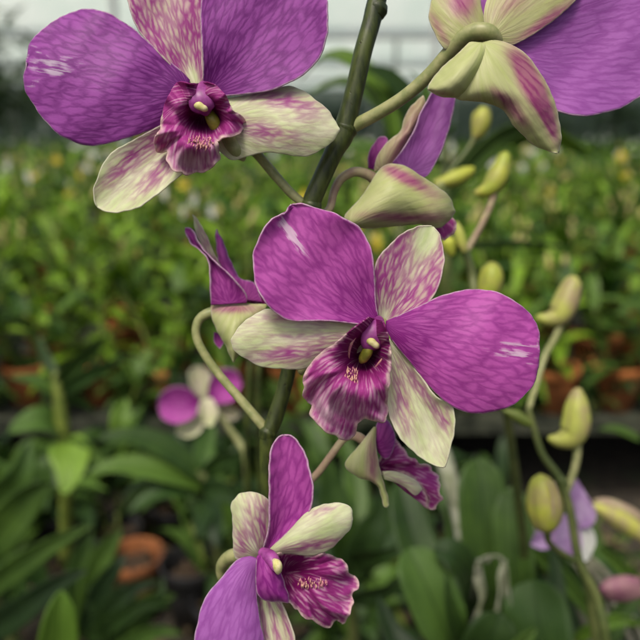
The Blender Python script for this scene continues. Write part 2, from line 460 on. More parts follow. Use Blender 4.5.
# swollen node sheaths and dark scars
for (x, y, d, r) in [(377, 10, .184, 10.4), (345, 130, .187, 12.2), (311, 207, .189, 10.4), (268, 433, .196, 9.2)]:
    dx, dy = (5, -12)
    vtube('node_ring', M['stem'], stem, [(x + dx * .5, y + dy * .5, d, r * .86), (x + dx * .2, y + dy * .2, d, r), (x, y, d, r * 1.02), (x - dx * .4, y - dy * .5, d, r * .84)])

def column(parent, cx, cy, d, s=1.0, ang=0, green=True, purple='column'):
    """hooded column with its anther cap and green stigma, pointing down-left by ang degrees"""
    c, sn = math.cos(R(ang)), math.sin(R(ang))
    def q(x, y): return (cx + s * (x * c - y * sn), cy + s * (x * sn + y * c))
    def T(L): return [(*q(x, y), d + dz / 1000, r * s) for x, y, dz, r in L]
    o = vtube('column', M[purple], parent, T([(2, -15, 4, 4), (1, -11, 2.2, 7), (0, -5, .6, 10.5), (-1, 2, .2, 13.5), (-2, 9, .6, 13.5), (-2, 13, 1.6, 10.5), (-2, 15, 3, 6)]), n=24, ell=.5)
    MB().add(*ptube(T([(-9, 8, .4, 1), (-7.5, 8.5, -.4, 3.2), (-4.5, 9, -.8, 4.4), (-1.5, 11, -.9, 3.6), (1, 12.5, -.6, 3.4), (2.5, 13.5, .1, 2), (3, 14, .8, 1)]), n=14)).build('anther_cap', M['anther'], o)
    if green:
        MB().add(*ptube(T([(-5, 13, 1, 4), (-7, 20, 1.6, 5.6), (-10, 27, 2.6, 5), (-12, 31, 3.4, 2.4)]), n=12)).build('stigma', M['stigma'], o)
        # thin pale wings either side of the stigma
        MB().add(*ptube(T([(-20, 6, 0, .8), (-24, 14, -.5, 1.6), (-25, 24, 1, 1.3), (-24, 30, 3, .6)]), n=8)).build('column_wing', M['callus'], o)
        MB().add(*ptube(T([(13, 14, 0, .8), (11, 22, -.5, 1.6), (6, 30, 1, 1.3), (2, 36, 3, .6)]), n=8)).build('column_wing', M['callus'], o)
    return o

def callus(parent, cx, cy, d, n=60, rx=9, ry=13, seed=0):
    """low fleshy ridges breaking into short warts"""
    rr = random.Random(seed); mb = MB()
    for _ in range(n):
        a, q = rr.uniform(0, 6.28), math.sqrt(rr.random())
        x, y = cx + rx * q * math.cos(a), cy + ry * q * math.sin(a)
        L = rr.uniform(1, 3.4); r = rr.uniform(.35, .8)
        mb.add(*ptube([(x, y - L, d + .0002, r * .4), (x + rr.uniform(-.8, .8), y, d - .0003 * r, r), (x + rr.uniform(-.8, .8), y + L, d + .0003, r * .4)], n=6))
    mb.build('callus', M['callus'], parent)

def pedicel(parent, pts, mat='pedicel', label=None):
    """the stalk carries the flower: it is the flower's own mesh"""
    mb_ = MB(); mb_.add(*ptube(pts, n=16))
    o = mb_.build('flower', M[mat], parent)
    o['label'] = label
    return o

# ---------------------------------------------------------------- F1 centre flower
f1 = pedicel(main, [(300, 372, .196, 4.2), (322, 352, .192, 4.2), (350, 335, .186, 4.4), (378, 326, .180, 6), (381, 324, .174, 7)],
             label='fully open front-facing flower at the middle of the spray, largest in focus')
petal('petal', f1, M['petal'], D1, [(377, 326), (355, 324), (330, 321), (305, 321), (285, 319), (269, 307), (259, 293), (254, 277), (253, 257), (259, 237), (270, 220), (280, 214), (286, 213), (287, 208), (291, 204)],
      [(379, 321), (376, 302), (375, 280), (373, 258), (369, 243), (361, 229), (350, 221), (336, 214), (318, 208), (303, 204), (291, 204)],
      along=(3, -4, -1), cup=3.2, twist=2, ripple=1.0, seed=1,
      pur=lambda x, y, u, v: 1.05 - .75 * blob(x, y, 288, 232, 28, 4.5, 57) - .5 * blob(x, y, 300, 246, 28, 3.5, 55) - .5 * blob(x, y, 272, 232, 12, 4, 50) - .4 * blob(x, y, 290, 226, 22, 13, 50),
      label='broad purple upper left petal with white streaks near its notched tip')
petal('petal', f1, M['petal'], D1, [(386, 321), (400, 315), (413, 309), (426, 303), (443, 295), (466, 290), (488, 290), (505, 296), (522, 307), (534, 320), (539, 333), (537, 344)],
      [(386, 328), (393, 341), (410, 362), (430, 387), (450, 405), (470, 413), (495, 411), (515, 404), (528, 392), (536, 376), (539, 358), (537, 344)],
      along=(3, -5, -1), cup=-2.6, twist=-2, ripple=1.0, seed=2,
      pur=lambda x, y, u, v: 1.05 - .7 * blob(x, y, 520, 355, 30, 4, 2) - .6 * blob(x, y, 518, 345, 30, 3.5, 4) - .5 * blob(x, y, 530, 364, 16, 3, -8) - .4 * blob(x, y, 508, 350, 34, 10, 4),
      label='broad purple right petal with white streaks at its tip')
petal('sepal', f1, M['sepal'], D1 + .0035, [(378, 327), (375, 305), (373, 280), (376, 263), (387, 247), (404, 232), (420, 226), (433, 227)],
      [(386, 324), (404, 317), (420, 309), (431, 300), (440, 283), (444, 261), (442, 241), (438, 232), (433, 227)],
      along=(1, -3, 2), cup=2.5, seed=3,
      pur=lambda x, y, u, v: .42 + .45 * (1 - u) + .35 * (2 * np.abs(v - .5)) ** 2 - .75 * blob(x, y, 428, 234, 17, 22, -30) - .35 * blob(x, y, 418, 258, 9, 24, 25) - .8 * blob(x, y, 384, 314, 8, 13),
      label='upright cream sepal netted with purple')
petal('sepal', f1, M['sepal'], D1 + .005, [(374, 326), (350, 320), (315, 316), (290, 311), (268, 309), (251, 317), (238, 329), (230, 341)],
      [(374, 345), (350, 356), (330, 362), (313, 366), (299, 369), (271, 368), (251, 362), (237, 352), (230, 341)],
      along=(0, -3, -1), cup=-2.5, seed=4,
      pur=lambda x, y, u, v: .05 + .32 * blob(x, y, 320, 348, 50, 9, -12) + .42 * blob(x, y, 290, 353, 38, 7, -6) + .40 * blob(x, y, 300, 318, 40, 4) + .25 * blob(x, y, 300, 336, 40, 3),
      label='cream left sepal with thin purple veins')
petal('sepal', f1, M['sepal'], D1 + .004, [(382, 342), (386, 368), (386, 392), (389, 414), (398, 435), (414, 452), (430, 464), (444, 468)],
      [(391, 338), (405, 354), (422, 378), (436, 396), (452, 406), (455, 425), (452, 443), (448, 457), (444, 468)],
      along=(0, -3, -3), cup=3, seed=5,
      pur=lambda x, y, u, v: .02 + .55 * blob(x, y, 401, 398, 8, 32, -10) + .5 * blob(x, y, 428, 398, 6, 28, -35) + .45 * blob(x, y, 446, 418, 5, 16) + .2 * blob(x, y, 412, 376, 6, 24, -35),
      label='cream lower right sepal with purple streaks')
lipL = [(369, 317), (352, 329), (338, 341), (324, 351), (313, 361), (306, 373)]
lipR = [(383, 321), (388, 335), (391, 350), (391, 368), (388, 384), (388, 396)]
lipE = [(306, 373), (303, 386), (302, 396), (307, 401), (313, 404), (310, 411), (310, 417), (321, 427), (332, 435), (343, 439), (352, 437), (357, 430), (359, 423), (366, 420), (376, 421), (383, 421), (388, 412), (387, 402), (388, 396)]
def lip1_d(X, Y, u, v):
    throat = 13 * np.exp(-((X - 366) / 17) ** 2 - ((Y - 352) / 21) ** 2)
    wall = -5.5 * np.clip(1 - u * 1.5, 0, 1) * (2 * np.abs(v - .5)) ** 1.5
    th = np.arctan2(Y - 362, X - 360); rr = np.hypot(X - 360, Y - 362)
    th = th + .10 * np.sin(rr / 11 + 1) + .12 * np.sin(th * 4 + 2)
    fr = np.clip((rr - 12) / 60, 0, 1) ** 1.4
    fall = 7 * np.clip((rr - 25) / 55, 0, 1) ** 2
    return throat + wall + fr * (3.2 * np.sin(th * 8 + 0.6) + 1.1 * np.sin(th * 19 + rr * .06) + .3 * np.sin(th * 41 + 2)) + fall - 5 * np.exp(-((rr - 30) / 18) ** 2) + .5 * np.sin(rr / 3 + th * 8) * fr
petal('lip', f1, M['lip'], D1 - .003, lipL, lipR, end=lipE, extra=lip1_d, rim0=.35, origin=(360, 358), nu=110, nv=110, seed=6, wob=.3,
      pur=lambda x, y, u, v: .56 + .6 * np.exp(-(np.hypot(x - 364, y - 355) / 27) ** 2) + .6 * np.clip(1 - u * 1.9, 0, 1) - .16 * blob(x, y, 330, 410, 20),
      deep=lambda x, y, u, v: 1.1 * np.exp(-(np.hypot(x - 366, y - 352) / 26) ** 2) + .45 * np.clip(1 - u * 1.8, 0, 1), label='frilled purple lip with pale veins and a dark throat')
callus(f1, 351, 380, D1 - .0062, 70, 8, 13, 1)
callus(f1, 366, 385, D1 - .0055, 6, 3, 2, 2)
column(f1, 377, 333, D1 - .0035, 1.0, 8)

# ---------------------------------------------------------------- F2 upper left flower
f2 = pedicel(main, [(303, 203, .189, 4.4), (290, 192, .189, 4.6), (274, 174, .189, 4.8), (258, 155, .188, 5), (236, 130, .186, 7), (208, 100, .182, 9), (200, 96, .178, 8)],
             label='large open violet flower at the upper left, cut by the top edge')
petal('petal', f2, M['petal_blue'], D2, [(186, 106), (172, 121), (159, 127), (143, 133), (124, 139), (111, 143), (92, 146), (74, 142), (55, 131), (39, 113), (27, 93), (24, 77), (27, 62)],
      [(190, 80), (180, 70), (169, 61), (148, 42), (132, 28), (119, 19), (106, 12), (90, 9), (74, 12), (55, 20), (39, 32), (30, 43), (30, 52), (27, 62)],
      along=(4, -3, 1), cup=-3, twist=3, ripple=1, seed=7,
      pur=lambda x, y, u, v: 1.05 - .75 * blob(x, y, 52, 72, 24, 4.5, 8) - .7 * blob(x, y, 46, 62, 24, 4, 4) - .7 * blob(x, y, 34, 84, 12, 4, -20) - .6 * blob(x, y, 35, 50, 10, 4, 35) - .3 * blob(x, y, 60, 66, 34, 16, 4) - .25 * blob(x, y, 75, 60, 30, 10, 15),
      label='broad violet left petal with a white streaked margin')
petal('petal', f2, M['petal_blue'], D2, [(203, 88), (203, 60), (201, 30), (201, 0), (206, -28), (225, -52), (258, -62), (292, -52)],
      [(212, 96), (226, 96), (246, 94), (262, 92), (278, 88), (300, 77), (315, 64), (324, 48), (328, 26), (327, 0), (318, -28), (292, -52)],
      along=(4, -4, 0), cup=3, twist=-2, ripple=1, seed=8, label='broad violet right petal')
petal('sepal', f2, M['sepal'], D2 + .0035, [(191, 92), (180, 76), (165, 60), (150, 44), (137, 28), (130, 10), (127, -8), (133, -34), (160, -50)],
      [(204, 88), (203, 60), (202, 40), (202, 20), (203, -8), (192, -38), (160, -50)],
      along=(2, -3, 3), cup=2, seed=9,
      pur=lambda x, y, u, v: .80 - .3 * blob(x, y, 165, 10, 10, 40, -20) - .9 * blob(x, y, 193, 77, 8, 14, -20) + .2 * (2 * np.abs(v - .5)) ** 2,
      deep=lambda x, y, u, v: 0.1, label='upright pale sepal netted with purple')
petal('sepal', f2, M['sepal'], D2 + .004, [(212, 100), (230, 98), (255, 93), (287, 86), (300, 90), (310, 96), (329, 112), (340, 130)],
      [(218, 150), (232, 160), (246, 157), (268, 152), (294, 156), (313, 154), (329, 144), (340, 130)],
      along=(0, -4, -3), cup=-2.5, seed=10,
      pur=lambda x, y, u, v: .02 + .65 * blob(x, y, 287, 101, 34, 8, 8) + .6 * blob(x, y, 265, 132, 32, 9, 14) + .2 * blob(x, y, 305, 118, 14, 9),
      label='cream right sepal with purple patches')
petal('sepal', f2, M['sepal'], D2 + .005, [(184, 108), (162, 124), (135, 139), (112, 152), (101, 168), (94, 188), (96, 207)],
      [(206, 140), (195, 158), (182, 174), (170, 184), (154, 197), (136, 208), (114, 213), (96, 207)],
      along=(0, -3, -2), cup=2.5, seed=12,
      pur=lambda x, y, u, v: .02 + .75 * blob(x, y, 132, 158, 34, 9, -45) + .6 * blob(x, y, 160, 172, 30, 8, -42) + .35 * blob(x, y, 165, 140, 20),
      label='cream lower left sepal with purple patches')
# spur (chin) where the lower sepals meet, seen under the lip
MB().add(*ptube([(222, 118, D2 + .004, 8), (232, 138, D2 + .004, 11), (238, 150, D2 + .004, 9), (243, 158, D2 + .005, 4), (245, 160, .1815, 1.5)], n=16, ell=.7)).build('spur', M['pedicel'], f2)
def lip2_d(X, Y, u, v):
    throat = 12 * np.exp(-((X - 205) / 21) ** 2 - ((Y - 118) / 17) ** 2)
    wall = -5 * np.clip(1 - u * 1.4, 0, 1) * (2 * np.abs(v - .5)) ** 1.5
    th = np.arctan2(Y - 122, X - 202); rr = np.hypot(X - 202, Y - 122)
    th = th + .10 * np.sin(rr / 11 + 1) + .12 * np.sin(th * 4 + 2)
    fr = np.clip((rr - 14) / 34, 0, 1) ** 1.5
    return throat + wall + fr * (2.6 * np.sin(th * 8 + 1) + .9 * np.sin(th * 19) + .2 * np.sin(th * 41)) + 4 * fr - 3 * np.exp(-((rr - 26) / 10) ** 2)
petal('lip', f2, M['lip'], D2 - .004, [(191, 84), (178, 82), (169, 95), (163, 110), (161, 127), (155, 137)],
      [(207, 82), (217, 86), (226, 96), (230, 106), (238, 113), (244, 119)],
      end=[(155, 137), (154, 146), (160, 152), (167, 152), (167, 161), (175, 171), (188, 175), (197, 172), (204, 174), (214, 166), (220, 156), (215, 144), (222, 139), (232, 138), (242, 131), (246, 124), (244, 119)],
      extra=lip2_d, rim0=.62, origin=(203, 112), nu=100, nv=100, seed=13, wob=.3,
      pur=lambda x, y, u, v: .55 + .6 * np.exp(-(np.hypot((x - 205) / 1.2, y - 112) / 24) ** 2) + 1.2 * np.clip(1 - u * 1.35, 0, 1) - .2 * blob(x, y, 185, 162, 30, 12),
      deep=lambda x, y, u, v: .9 * np.exp(-(np.hypot(x - 205, y - 116) / 22) ** 2) + .4 * np.clip(1 - u * 1.8, 0, 1), label='frilled purple lip with cream rim')
callus(f2, 200, 143, D2 - .006, 60, 14, 6, 3)
column(f2, 203, 97, D2 - .004, .95, -4, green=False)
MB().add(*ptube([(207, 110, D2 + .001, 4), (212, 119, D2 + .001, 6.5), (217, 128, D2 + .002, 6), (220, 133, D2 + .003, 3)], n=12)).build('stigma', M['stigma'], f2)

# ---------------------------------------------------------------- F3 upper right flower, seen from behind
f3 = pedicel(main, [(347, 131, .187, 6), (358, 124, .186, 6.5), (382, 111, .183, 6.5), (405, 96, .180, 6.5), (428, 76, .177, 6.8), (446, 56, .174, 7.2), (460, 40, .171, 8), (474, 32, .169, 8.6), (487, 32, .168, 8.4), (494, 38, .1693, 8), (498, 45, .171, 6), (500, 50, .173, 3)],
             label='open flower seen from behind at the upper right, hanging from a curved pale stalk')
MB().add(*ptube([(482, 40, .1705, 5), (487, 44, .1705, 8), (492, 46, .1705, 8), (497, 45, .171, 4)], n=12)).build('receptacle', M['pedicel'], f3)
petal('petal', f3, M['petal_lilac'], D3 + .001, [(500, 46), (516, 42), (540, 26), (560, 5), (585, -25), (615, -42), (650, -30), (668, 5)],
      [(500, 46), (518, 58), (535, 84), (548, 104), (560, 112), (580, 116), (600, 114), (625, 106), (650, 88), (665, 60), (668, 5)],
      along=(-2, 3, 4), cup=2, twist=2, ripple=.8, seed=14, pur=lambda x, y, u, v: 1.0 - .3 * blob(x, y, 575, 72, 60, 5, -2) - .25 * blob(x, y, 600, 20, 40, 10, -30),
      deep=lambda x, y, u, v: .1, label='large violet petal seen from behind')
petal('petal', f3, M['petal_lilac'], D3 + .006, [(486, 34), (474, 15), (466, -10), (460, -40), (470, -60)], [(490, 34), (492, 15), (500, -10), (500, -45), (470, -60)],
      along=(-2, 2, 4), seed=15, pur=.85)
petal('sepal', f3, M['sepal_back'], D3 + .001, [(480, 44), (462, 47), (448, 50), (442, 46), (434, 32), (429, 18), (432, 0), (440, -20), (452, -34)],
      [(490, 34), (484, 18), (481, 5), (478, -12), (468, -28), (452, -34)],
      along=(-2, -3, 3), cup=-2.5, seed=16, pur=lambda x, y, u, v: .12 + .7 * blob(x, y, 462, 0, 16, 20) + .4 * blob(x, y, 440, 30, 5, 22, -30), label='green sepal flushed purple')
petal('sepal', f3, M['sepal_back'], D3 - .0005, [(488, 32), (484, 18), (487, 0), (500, -20), (530, -38), (575, -30)],
      [(496, 42), (508, 45), (518, 43), (540, 30), (561, 14), (575, 0), (584, -18), (575, -30)],
      along=(-2, -3, 3), cup=-2.2, seed=17, pur=lambda x, y, u, v: .22 + .5 * blob(x, y, 545, 22, 40, 6, -35) + .3 * blob(x, y, 515, 0, 30, 8, -40), label='pale reverse of a sepal')
petal('sepal', f3, M['sepal_back'], D3 - .003, [(472, 46), (462, 62), (452, 80), (455, 97), (474, 101), (489, 103), (503, 110), (517, 129), (537, 146), (552, 152), (558, 154)],
      [(493, 40), (506, 43), (520, 50), (530, 59), (537, 69), (549, 89), (556, 108), (561, 137), (558, 154)],
      along=(-3, -6, 3), cup=-5, twist=3, seed=18, pur=lambda x, y, u, v: .08 + .95 * blob(x, y, 528, 78, 11, 36, -28) + .8 * blob(x, y, 548, 118, 6, 26, -18) + .55 * blob(x, y, 515, 112, 7, 24, -42) + .3 * blob(x, y, 500, 95, 18, 5, 30) + .45 * blob(x, y, 535, 100, 5, 30, -28),
      deep=lambda x, y, u, v: .2, label='big lower sepal, green and maroon on its back')
petal('spur', f3, M['sepal_back'], D3 - .006, [(470, 42), (458, 54), (442, 68), (431, 82), (427, 90)], [(492, 44), (484, 66), (470, 88), (456, 97), (440, 95), (427, 90)],
      along=(1, -4, 0), cup=-5, seed=19, pur=lambda x, y, u, v: .0 + .45 * blob(x, y, 440, 92, 14, 3, 10), deep=lambda x, y, u, v: .2, label='green chin of the flower')

# ---------------------------------------------------------------- F4 flower behind the stalk, side on
f4 = pedicel(main, [(312, 214, .190, 3.8), (322, 214, .192, 3.8), (330, 208, .193, 4), (334, 192, .194, 4.2), (341, 179, .194, 4.4), (354, 172, .194, 4.8), (366, 174, .195, 5.2), (376, 180, .196, 6)], 'pedicel_pink',
             label='half-closed flower seen side on between the stalk and the upper right flower')
petal('sepal', f4, M['sepal_back'], D4 - .006, [(350, 226), (345, 216), (360, 199), (370, 184), (382, 167), (395, 164), (410, 169), (427, 180), (445, 192), (452, 201), (455, 211)],
      [(352, 227), (370, 228), (395, 226), (420, 224), (435, 228), (446, 223), (455, 211)],
      along=(1, -5, 1), cup=-6, seed=20, pur=lambda x, y, u, v: .05 + .8 * blob(x, y, 405, 178, 30, 7, 28) + .6 * blob(x, y, 400, 217, 44, 6, 2) + .2 * blob(x, y, 432, 205, 14),
      deep=lambda x, y, u, v: .05, label='large pale boat-shaped sepal with dull purple bands')
petal('petal', f4, M['petal_lilac'], D4, [(392, 163), (402, 150), (412, 134), (420, 115), (427, 100), (436, 88), (446, 80)],
      [(420, 178), (427, 176), (433, 168), (442, 150), (451, 122), (455, 100), (452, 86), (446, 80)],
      along=(0, -3, 2), cup=3, seed=21, deep=lambda x, y, u, v: .0, pur=1.0, label='purple petal folded upright')
petal('sepal', f4, M['sepal_back'], D4 + .002, [(374, 172), (377, 158), (386, 144), (400, 132), (404, 120), (412, 106), (424, 96)],
      [(392, 166), (402, 150), (410, 138), (418, 122), (424, 108), (424, 96)],
      along=(0, -3, 0), cup=-2, seed=22, pur=lambda x, y, u, v: .35 + .3 * blob(x, y, 405, 140, 30, 6, -60), deep=lambda x, y, u, v: .1, label='narrow pinkish upright sepal')
petal('petal', f4, M['petal'], D4 + .006, [(368, 168), (368, 156), (372, 146), (380, 137), (386, 136)], [(374, 170), (378, 158), (384, 148), (388, 140), (386, 136)],
      along=(0, -2, 0), seed=23)
petal('lip', f4, M['lip'], D4 + .003, [(425, 220), (432, 228), (438, 236), (444, 240)], [(448, 214), (456, 222), (455, 232), (444, 240)], along=(0, -2, 0), ripple=1, seed=24, pur=.9)

# ---------------------------------------------------------------- F5 side-on flower to the left
f5 = pedicel(main, [(268, 432, .196, 5), (258, 420, .196, 4.9), (240, 399, .197, 4.6), (217, 372, .198, 4.3), (202, 350, .198, 4.3), (196, 334, .198, 4.3), (199, 320, .198, 4.6), (210, 313, .198, 5.4), (222, 314, .199, 6)],
             label='half-closed flower seen side on at the left of the middle flower')
petal('petal', f5, M['petal'], D5 - .004, [(211, 305), (210, 290), (210, 275), (208, 261), (199, 249), (190, 243), (185, 231)],
      [(247, 303), (245, 292), (226, 271), (208, 255), (198, 240), (192, 229), (185, 227)],
      along=(0, -3, 1), cup=3, seed=25, pur=.95, deep=lambda x, y, u, v: .45 * blob(x, y, 235, 296, 20), label='purple petal folded to a point')
petal('sepal', f5, M['sepal'], D5 + .001, [(212, 270), (204, 250), (196, 232), (192, 216)], [(222, 268), (214, 252), (205, 233), (199, 221), (192, 215)], along=(0, -2, 0), seed=26, pur=lambda x, y, u, v: .05 + .5 * (1 - u))
petal('petal', f5, M['petal'], D5 + .002, [(226, 298), (222, 275), (218, 258), (216, 245), (217, 229)], [(262, 302), (255, 284), (240, 278), (230, 260), (222, 240), (217, 229)],
      along=(0, -2, 2), cup=-2, seed=27, pur=.95, deep=lambda x, y, u, v: .0)
petal('lip', f5, M['lip'], D5 + .004, [(235, 300), (238, 285), (246, 280), (256, 284)], [(268, 306), (270, 300), (266, 290), (256, 284)], along=(0, -2, 0), seed=28, pur=1.1, deep=lambda x, y, u, v: .5)
petal('sepal', f5, M['sepal_back'], D5 - .003, [(211, 305), (212, 318), (217, 330), (227, 348), (234, 362)], [(268, 304), (262, 314), (250, 325), (242, 340), (239, 354), (234, 362)],
      along=(0, -4, 1), cup=-5, seed=29, pur=lambda x, y, u, v: .1 + .6 * blob(x, y, 232, 309, 30, 5), deep=lambda x, y, u, v: .15, label='olive green spur and sepal')
petal('petal', f5, M['petal'], D5 + .006, [(214, 332), (214, 342), (220, 349)], [(222, 334), (224, 342), (220, 349)], seed=30, pur=.9, nu=16, nv=12)

# ---------------------------------------------------------------- F6 small flower tucked below
f6 = pedicel(main, [(268, 520, .199, 4), (290, 500, .197, 3.8), (316, 475, .196, 3.8), (330, 457, .195, 3.8), (345, 438, .195, 4), (358, 437, .195, 5), (370, 448, .196, 5)], 'pedicel_pink',
             label='small drooping flower tucked below the middle flower')
petal('lip', f6, M['lip'], D6 + .002, [(378, 462), (386, 445), (394, 436)], [(380, 474), (392, 474), (402, 473)],
      end=[(394, 436), (407, 454), (420, 463), (430, 467), (438, 478), (441, 486), (439, 492), (442, 498), (437, 505), (437, 511), (430, 510), (428, 500), (421, 487), (412, 478), (402, 473)],
      origin=(380, 466), seed=31, along=(2, -2, 0), extra=lambda X, Y, u, v: 1.6 * u * np.sin(v * 22), pur=lambda x, y, u, v: .95 - .4 * u ** 2, deep=lambda x, y, u, v: .8 * (1 - u), nu=60, nv=60, label='frilled purple lip seen from the side')
petal('sepal', f6, M['sepal_back'], D6 - .003, [(374, 427), (360, 445), (345, 465), (357, 476), (377, 485), (384, 506), (388, 506)], [(376, 427), (376, 448), (381, 474), (387, 494), (388, 506)],
      along=(1, -3, 0), cup=-2, seed=32, pur=lambda x, y, u, v: .0 + .6 * blob(x, y, 372, 462, 8, 30), deep=lambda x, y, u, v: 0.1, label='yellow-green hooded sepal')
petal('petal', f6, M['petal'], D6 - .001, [(374, 437), (377, 424), (382, 416)], [(378, 452), (386, 459), (392, 452), (395, 438), (390, 424), (382, 416)], along=(0, -3, 0), cup=-2, seed=33, pur=1.0, nu=30, nv=24)
petal('sepal', f6, M['sepal'], D6 - .002, [(382, 471), (397, 472), (415, 480), (422, 489)], [(384, 479), (395, 482), (405, 487), (415, 495), (422, 489)], along=(0, -2, 0), cup=-1, seed=34, pur=.1, nu=30, nv=20)

# ---------------------------------------------------------------- F7 bottom flower
f7 = pedicel(main, [(266, 590, .204, 4), (240, 592, .2, 4.4), (224, 580, .198, 4.8), (222, 566, .196, 6), (232, 556, .192, 7), (250, 556, .188, 7), (262, 556, .185, 6)],
             label='open flower turned right at the bottom of the spray, cut by the lower edge')
petal('petal', f7, M['petal'], D7 - .001, [(262, 552), (268, 530), (269, 512), (269, 479), (270, 453), (275, 440), (283, 434)],
      [(270, 551), (282, 538), (301, 522), (311, 509), (313, 486), (308, 463), (301, 446), (292, 436), (283, 434)],
      along=(3, -3, 1), cup=4, seed=35, pur=lambda x, y, u, v: .98 - .25 * blob(x, y, 289, 455, 3, 26), deep=lambda x, y, u, v: .5 * (1 - u) ** 2, label='upright purple petal')
petal('sepal', f7, M['sepal'], D7 + .003, [(256, 562), (237, 560), (233, 538), (233, 518), (231, 504), (235, 498)], [(266, 550), (272, 530), (270, 504), (260, 494), (249, 492), (240, 494), (235, 498)],
      along=(0, -4, -2), cup=-2.5, seed=36, pur=lambda x, y, u, v: .05 + .65 * blob(x, y, 262, 525, 8, 24) + .5 * blob(x, y, 243, 545, 8, 18) + .25 * blob(x, y, 250, 515, 5, 20), label='cream upper left sepal')
petal('sepal', f7, M['sepal'], D7 - .002, [(270, 549), (288, 532), (305, 514), (321, 505), (337, 503), (350, 507), (353, 518)],
      [(272, 554), (288, 553), (311, 555), (331, 548), (347, 532), (353, 518)],
      along=(3, -3, -2), cup=-3, seed=37, pur=lambda x, y, u, v: .0 + .65 * blob(x, y, 312, 545, 30, 5, -10) + .4 * blob(x, y, 322, 511, 14, 3, -15), label='cream right sepal')
petal('petal', f7, M['petal_lilac'], D7 - .003, [(250, 556), (236, 561), (219, 581), (206, 597), (198, 620), (195, 645), (203, 670), (226, 690)],
      [(262, 560), (257, 580), (257, 600), (260, 620), (265, 645), (266, 668), (252, 688), (226, 690)],
      along=(3, -4, 0), cup=-3, seed=38, pur=lambda x, y, u, v: 1.0 - .45 * blob(x, y, 225, 632, 20, 6, -50), deep=lambda x, y, u, v: .1, label='lower left purple petal')
petal('sepal', f7, M['sepal'], D7 + .002, [(256, 590), (258, 610), (262, 640), (268, 668), (286, 690)], [(274, 590), (282, 603), (290, 622), (296, 645), (298, 670), (286, 690)],
      along=(0, -3, -2), cup=2, seed=39, pur=lambda x, y, u, v: .3 + .25 * np.sin(v * 16), label='cream lower sepal with purple stripes')
def lip7_d(X, Y, u, v):
    throat = 9 * np.exp(-((X - 292) / 18) ** 2 - ((Y - 572) / 13) ** 2)
    th = np.arctan2(Y - 578, X - 295); rr = np.hypot(X - 295, Y - 578)
    th = th + .10 * np.sin(rr / 11 + 1) + .12 * np.sin(th * 4 + 2)
    fr = np.clip((rr - 14) / 45, 0, 1) ** 1.4
    return throat + fr * (2.6 * np.sin(th * 9 + .4) + 1.0 * np.sin(th * 21) + .2 * np.sin(th * 43)) + 5 * fr ** 2
petal('lip', f7, M['lip'], D7 - .001, [(268, 556), (282, 552), (297, 552), (311, 554), (322, 554)], [(262, 590), (275, 598), (288, 602), (294, 608), (300, 614)],
      end=[(322, 554), (333, 555), (344, 561), (348, 568), (351, 573), (357, 580), (359, 588), (354, 594), (352, 602), (351, 613), (347, 620), (342, 623), (337, 619), (333, 621), (329, 627), (324, 628), (316, 623), (308, 619), (300, 614)],
      extra=lip7_d, origin=(285, 574), nu=90, nv=90, seed=40, wob=.3,
      pur=lambda x, y, u, v: .60 + .6 * np.exp(-(np.hypot((x - 290) / 1.2, y - 572) / 24) ** 2) + .1 * (1 - u), deep=lambda x, y, u, v: .9 * np.exp(-(np.hypot((x - 290) / 1.2, y - 572) / 26) ** 2) + .15, label='wide frilled purple lip facing right')
petal('lip', f7, M['petal'], D7 - .006, [(257, 556), (256, 575), (257, 592), (265, 600), (278, 602), (288, 602)], [(266, 552), (274, 560), (281, 574), (286, 588), (289, 596), (288, 602)],
      along=(2, -3, 1), cup=-4, seed=41, pur=1.1, deep=lambda x, y, u, v: .45, label='dark purple side lobe of the lip')
callus(f7, 311, 583, D7 - .001, 40, 17, 4, 5)
MB().add(*ptube([(262, 552, D7 - .002, 5), (270, 558, D7 - .005, 8), (276, 566, D7 - .007, 6), (279, 572, D7 - .007, 3)], n=14)).build('column', M['column'], f7)
MB().add(*ptube([(274, 560, D7 - .008, 2), (277, 564, D7 - .0095, 4.6), (278, 569, D7 - .009, 4.4), (278, 573, D7 - .008, 2)], n=12)).build('anther_cap', M['anther'], f7)

# ================================================================== leaves
def leaf_geo(pts, wid, side, fold=0.25, nseg=14, nc=7, wave=0.0, shape=None):
    """leaf along world points pts; wid = max width (m); side = array of side vectors or single; returns v,f,pat"""
    c = crom(np.array(pts), nseg)
    vs_, pat = [], []
    Ltot = np.sum(np.linalg.norm(np.diff(c, axis=0), axis=1))
    for i in range(nseg):
        t = i / (nseg - 1)
        tg = c[min(i + 1, nseg - 1)] - c[max(i - 1, 0)]; tg = tg / (np.linalg.norm(tg) + 1e-9)
        s = side - np.dot(side, tg) * tg; s = s / (np.linalg.norm(s) + 1e-9)
        nrm = np.cross(tg, s)
        prof = shape(t) if shape else (math.sin(math.pi * min(1, (t * 0.93 + 0.07)) ** 0.75)) ** 0.7
        wv = max(prof * wid / 2, 0.0004)
        for j in range(nc):
            q = 2 * j / (nc - 1) - 1
            vs_.append(c[i] + s * q * wv * math.cos(fold) + nrm * (abs(q) ** 1.4) * wv * math.sin(fold) + nrm * wave * math.sin(t * 9 + q) * wv * .3 * abs(q))
            pat.append((q * wv * 1000, t * Ltot * 1000, 0))
    return vs_, grid_faces(nseg, nc), pat

